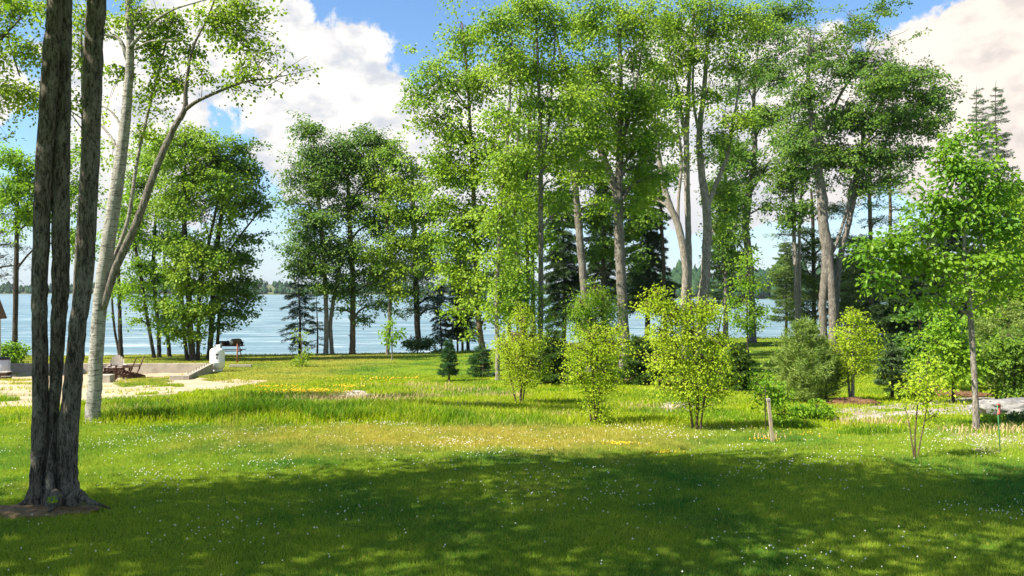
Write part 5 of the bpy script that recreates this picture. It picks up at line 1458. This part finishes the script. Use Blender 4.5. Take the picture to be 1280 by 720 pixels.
def scatter(n, y0, y1, px0=-170, px1=1450, pw=1.0):
    if px1 - px0 > 1500: n = int(n * 1.16)
    """random spots on the ground inside the view wedge, even per square metre"""
    u = rng.random(n)
    y = np.sqrt(y0 ** 2 + u * (y1 ** 2 - y0 ** 2)) if pw == 1.0 else y0 + (y1 - y0) * u ** pw
    px = rng.uniform(px0, px1, n)
    x = (px - 640) / 1000 * y + rng.uniform(-.6, .6, n)
    return x, y


def lawn_edge(x):
    return 17.0 + 0.18 * wave(x, x * 0, 1.7) - 0.11 * np.maximum(x - 1.0, 0) ** 1.35 * .55


def blades(b, x, y, h, w, lean=.45):
    n = len(x)
    z = gz(x, y) - .005
    c = np.stack([x, y, z], -1)
    az = rng.random(n) * 6.2832
    face = np.stack([np.cos(az), np.sin(az), np.zeros(n)], -1)
    al = np.stack([rng.normal(0, lean, n), rng.normal(0, lean, n), np.ones(n)], -1)
    b.leaves(c, face, h, w, 'blade', al)


def tall_blades(b, x, y, h, w, lean=.3):
    """two-piece bent blades"""
    n = len(x)
    z = gz(x, y) - .01
    az = rng.random(n) * 6.2832
    s = np.stack([np.cos(az), np.sin(az), 0 * az], -1) * (w / 2)[:, None]
    l = np.stack([rng.normal(0, lean, n), rng.normal(0, lean, n), np.ones(n)], -1)
    c = np.stack([x, y, z], -1)
    mid = c + l * np.array([.6, .6, 1]) * (h * .6)[:, None]
    tip = mid + (l * np.array([1.9, 1.9, .8]) + np.stack([rng.normal(0, .2, n), rng.normal(0, .2, n), 0 * az], -1)) * (h * .4)[:, None]
    v = np.stack([c - s, c + s, mid + s * .8, mid - s * .8, tip], 1).reshape(-1, 3)
    k = (np.arange(n) * 5)[:, None]
    b.add(v, [k + np.array([[0, 1, 2, 3]]), k + np.array([[3, 2, 4]])])


def grass_all():
    G1 = mat_grass('lawn_blade', (0.07, 0.22, 0.032), (0.30, 0.405, 0.040), (0.49, 0.41, 0.09))
    G2 = mat_grass('meadow_blade', (0.18, 0.33, 0.014), (0.37, 0.46, 0.012), (0.54, 0.44, 0.14), .42, 0.05)
    # mown lawn
    b = MB()
    x, y = scatter(430000, 6.6, 17.6, pw=1.25)
    k = (y < lawn_edge(x) + .1)
    x, y = x[k], y[k]
    f = .55 + .6 * rng.random(len(x)) + .22 * wave(x, y, 3.0) + .25 * wave(x, y, 9.0, 5.0)
    blades(b, x, y, .062 * np.maximum(f, .2) * (.8 + y * .02), .0064 * (.6 + y * .055), .6)
    o = b.build('lawn_grass', G1, smooth=False); tag(o, 'mown green and straw lawn in the foreground', 'grass', kind='stuff')
    # meadow between lawn and the tall trees
    b = MB()
    x, y = scatter(420000, 9.5, 36, pw=1.15)
    k = (y > lawn_edge(x)) & (zone(x, y) == 0)
    x, y = x[k], y[k]
    wv = wave(x, y, .9, 2.0)
    tallband = np.clip((y - 17) / 1.0, 0, 1) * np.clip((23 - y) / 4, 0, 1) * np.clip((1 - x) / 2.5, 0, 1) * np.clip((x + 10.2) / 1.2, .12, 1)
    h = (.10 + .05 * wv + .27 * tallband * (.55 + .65 * wave(x, y, 1.6, 6.0)) + .08 * rng.random(len(x))) * np.clip((y - lawn_edge(x)) / .8 + .35, .35, 1)
    h = h * (1 - .5 * np.clip((x - 5.0) / 2.0, 0, 1) * np.clip((y - 13.5) / 2, 0, 1))
    far = np.clip((y - 24) / 8, 0, 1)
    h = np.maximum(h * (1 - .45 * far), .05) * (.7 + .6 * rng.random(len(x)))
    tall_blades(b, x, y, h, .007 + .0005 * y)
    o = b.build('meadow_grass', G2, smooth=False); tag(o, 'unmown bright lime green grass round the young trees', 'grass', kind='stuff')
    # far lawn by the shore
    b = MB()
    x, y = scatter(230000, 30, 72, pw=.9)
    k = (y < shore(x) + .6) & (zone(x, y) == 0)
    x, y = x[k], y[k]
    edge = np.clip((y - shore(x) + 1.3) / 1.0, 0, 1)
    h = (.055 + .03 * wave(x, y, .5) + (.05 + .10 * (x > -4)) * edge) * (.6 + .7 * rng.random(len(x)))
    blades(b, x, y, np.maximum(h, .03), .010 + .0009 * y)
    o = b.build('shore_grass', G1, smooth=False); tag(o, 'short grass of the far lawn down to the water', 'grass', kind='stuff')
    # straggling tufts in the sand
    b = MB()
    x, y = scatter(26000, 18, 44, -60, 480)
    k = (zone(x, y) == 1) & (wave(x, y, 1.4, 9.0) > .38)
    x, y = x[k], y[k]
    blades(b, x, y, .10 * (.5 + rng.random(len(x))), .015 + .0005 * y)
    x, y = scatter(16000, 13, 24, 760, 1340)
    k = (zone(x, y) == 2) & (wave(x, y, 2.4, 1.0) > -.1)
    x, y = x[k], y[k]
    blades(b, x, y, .12 * (.5 + rng.random(len(x))), .010 + .0004 * y)
    o = b.build('straggling_weeds', G2, smooth=False); tag(o, 'sparse weeds straggling over sand and gravel', 'grass', kind='stuff')
    # dark rank clumps in the tall band
    b = MB()
    for (px, py, n, hh, rr) in ((300, 527, 900, .62, .9), (262, 529, 500, .5, .7), (350, 526, 700, .55, .9), (420, 529, 600, .45, .8), (160, 528, 500, .45, .7), (500, 527, 500, .4, .8), (205, 528, 400, .42, .6), (560, 528, 300, .35, .6), (330, 520, 700, .5, 1.1), (285, 517, 500, .45, 1.0), (450, 521, 500, .36, .9), (470, 512, 500, .3, 1.2), (230, 524, 500, .45, .8), (395, 520, 500, .4, .8), (690, 507, 260, .22, .8), (610, 515, 300, .26, .9), (900, 520, 240, .22, .7), (1100, 545, 260, .22, .7), (1000, 538, 240, .22, .6), (780, 520, 240, .2, .8), (345, 503, 500, .4, 1.5), (180, 515, 400, .4, .9)):
        p = on_ground(px, py)
        a = rng.random(n) * 6.28; q = rr * rng.random(n) ** .6
        tall_blades(b, p[0] + q * np.cos(a), p[1] + .35 + q * .45 * np.sin(a), hh * (.5 + .6 * rng.random(n)), np.full(n, .018), .28)
    o = b.build('tall_grass_clumps', mat_grass('rank_blade', (0.08, 0.20, 0.012), (0.14, 0.27, 0.014), (0.26, 0.30, 0.03), .4), smooth=False)
    tag(o, 'taller darker green grass along the lawn edge', 'grass', kind='stuff')
    # dry flowering stalks and bleached patches in the meadow
    b = MB()
    for (px, py, n, hh, rr) in ((430, 504, 420, .34, 1.3), (475, 508, 380, .32, 1.2), (395, 506, 260, .34, .9), (520, 500, 300, .28, 1.4), (560, 490, 280, .25, 1.5), (625, 498, 240, .25, 1.0), (285, 522, 160, .36, .5), (700, 522, 160, .2, .8), (830, 512, 220, .2, 1.2), (510, 484, 260, .22, 1.8), (590, 512, 200, .25, 1.0), (960, 548, 40, .18, .4), (1225, 540, 150, .16, .9), (1270, 538, 150, .16, .8), (1090, 530, 160, .2, .9), (150, 520, 140, .34, .6)):
        p = on_ground(px, py)
        a = rng.random(n) * 6.28; q = rr * rng.random(n) ** .6
        tall_blades(b, p[0] + q * np.cos(a), p[1] + q * .6 * np.sin(a), hh * (.5 + .7 * rng.random(n)), np.full(n, .014), .25)
    o = b.build('dry_stalks', mat_plain('dry_stalk', (0.50, 0.36, 0.19), .3, .9), smooth=False)
    tag(o, 'straw coloured dry stalks among the meadow grass', 'grass', kind='stuff')
    # clover heads
    M_CL = mat_plain('clover_white', (0.74, 0.72, 0.62), .12, .8)
    def heads(name, label, x, y, r, hgt, mat):
        T = np.array([(1, 0, 0), (0, 1, 0), (-1, 0, 0), (0, -1, 0), (0, 0, 1), (0, 0, -1)], float)
        F = np.array([(0, 1, 4), (1, 2, 4), (2, 3, 4), (3, 0, 4), (1, 0, 5), (2, 1, 5), (3, 2, 5), (0, 3, 5)])
        n = len(x)
        c = np.stack([x, y, gz(x, y) + hgt], -1)
        v = c[:, None] + T[None] * (r * (.7 + .6 * rng.random(n)))[:, None, None]
        b = MB(); b.add(v.reshape(-1, 3), (np.arange(n) * 6)[:, None, None].repeat(8, 1).reshape(-1, 1) + np.tile(F, (n, 1)))
        o = b.build(name, mat); tag(o, label, 'flowers', kind='stuff')
    x, y = scatter(52000, 7, 17.3)
    k = (.62 * wave(x, y, 1.25, 4.0) + .4 * wave(x, y, 3.1, 2.0) + .2 * np.clip((y - 11) / 4, -1, 1) + .7 * rng.standard_normal(len(x)) > 1.38) & (y < lawn_edge(x) + .2)
    x, y = x[k], y[k]
    heads('clover_flowers', 'white clover heads dotted over the mown lawn', x, y, np.full(len(x), .0092), .045 + .03 * rng.random(len(x)), M_CL)
    M_YL = mat_plain('yellow_petal', (0.70, 0.46, 0.02), .2, .8)
    xs, ys = [], []
    for (px, py, n, rx, ry) in ((375, 494, 160, 1.2, .9), (405, 496, 140, 1.0, .7), (432, 488, 50, .8, .6), (775, 557, 60, .35, .2), (832, 568, 50, .28, .2), (470, 478, 60, 2.0, 1.2), (955, 552, 20, .3, .2), (340, 488, 50, .8, .5), (1010, 545, 16, .6, .3)):
        p = on_ground(px, py)
        xs.append(p[0] + rx * rng.standard_normal(n) * .5); ys.append(p[1] + ry * rng.standard_normal(n) * .5)
    x, y = np.concatenate(xs), np.concatenate(ys)
    heads('yellow_wildflowers', 'yellow wildflowers in the meadow and lawn', x, y, np.clip(.0009 * y, .010, .03), np.clip(.022 * (y - 14), .05, .16), M_YL)


grass_all()

# ------------------------------------------------------------------ summer haze over the lake
def build_haze():
    m, t, out = mat_new('haze')
    v = t.new('ShaderNodeVolumePrincipled')
    v.inputs['Color'].default_value = (0.80, 0.88, 1.0, 1)
    v.inputs['Density'].default_value = 0.0001
    t.l.new(v.outputs[0], out.inputs['Volume'])
    b = MB(); b.box((0, 640, 10), (4600, 1560, 46))
    o = b.build('haze', m, smooth=False); tag(o, 'faint summer haze over the lake', 'haze', kind='stuff')


build_haze()
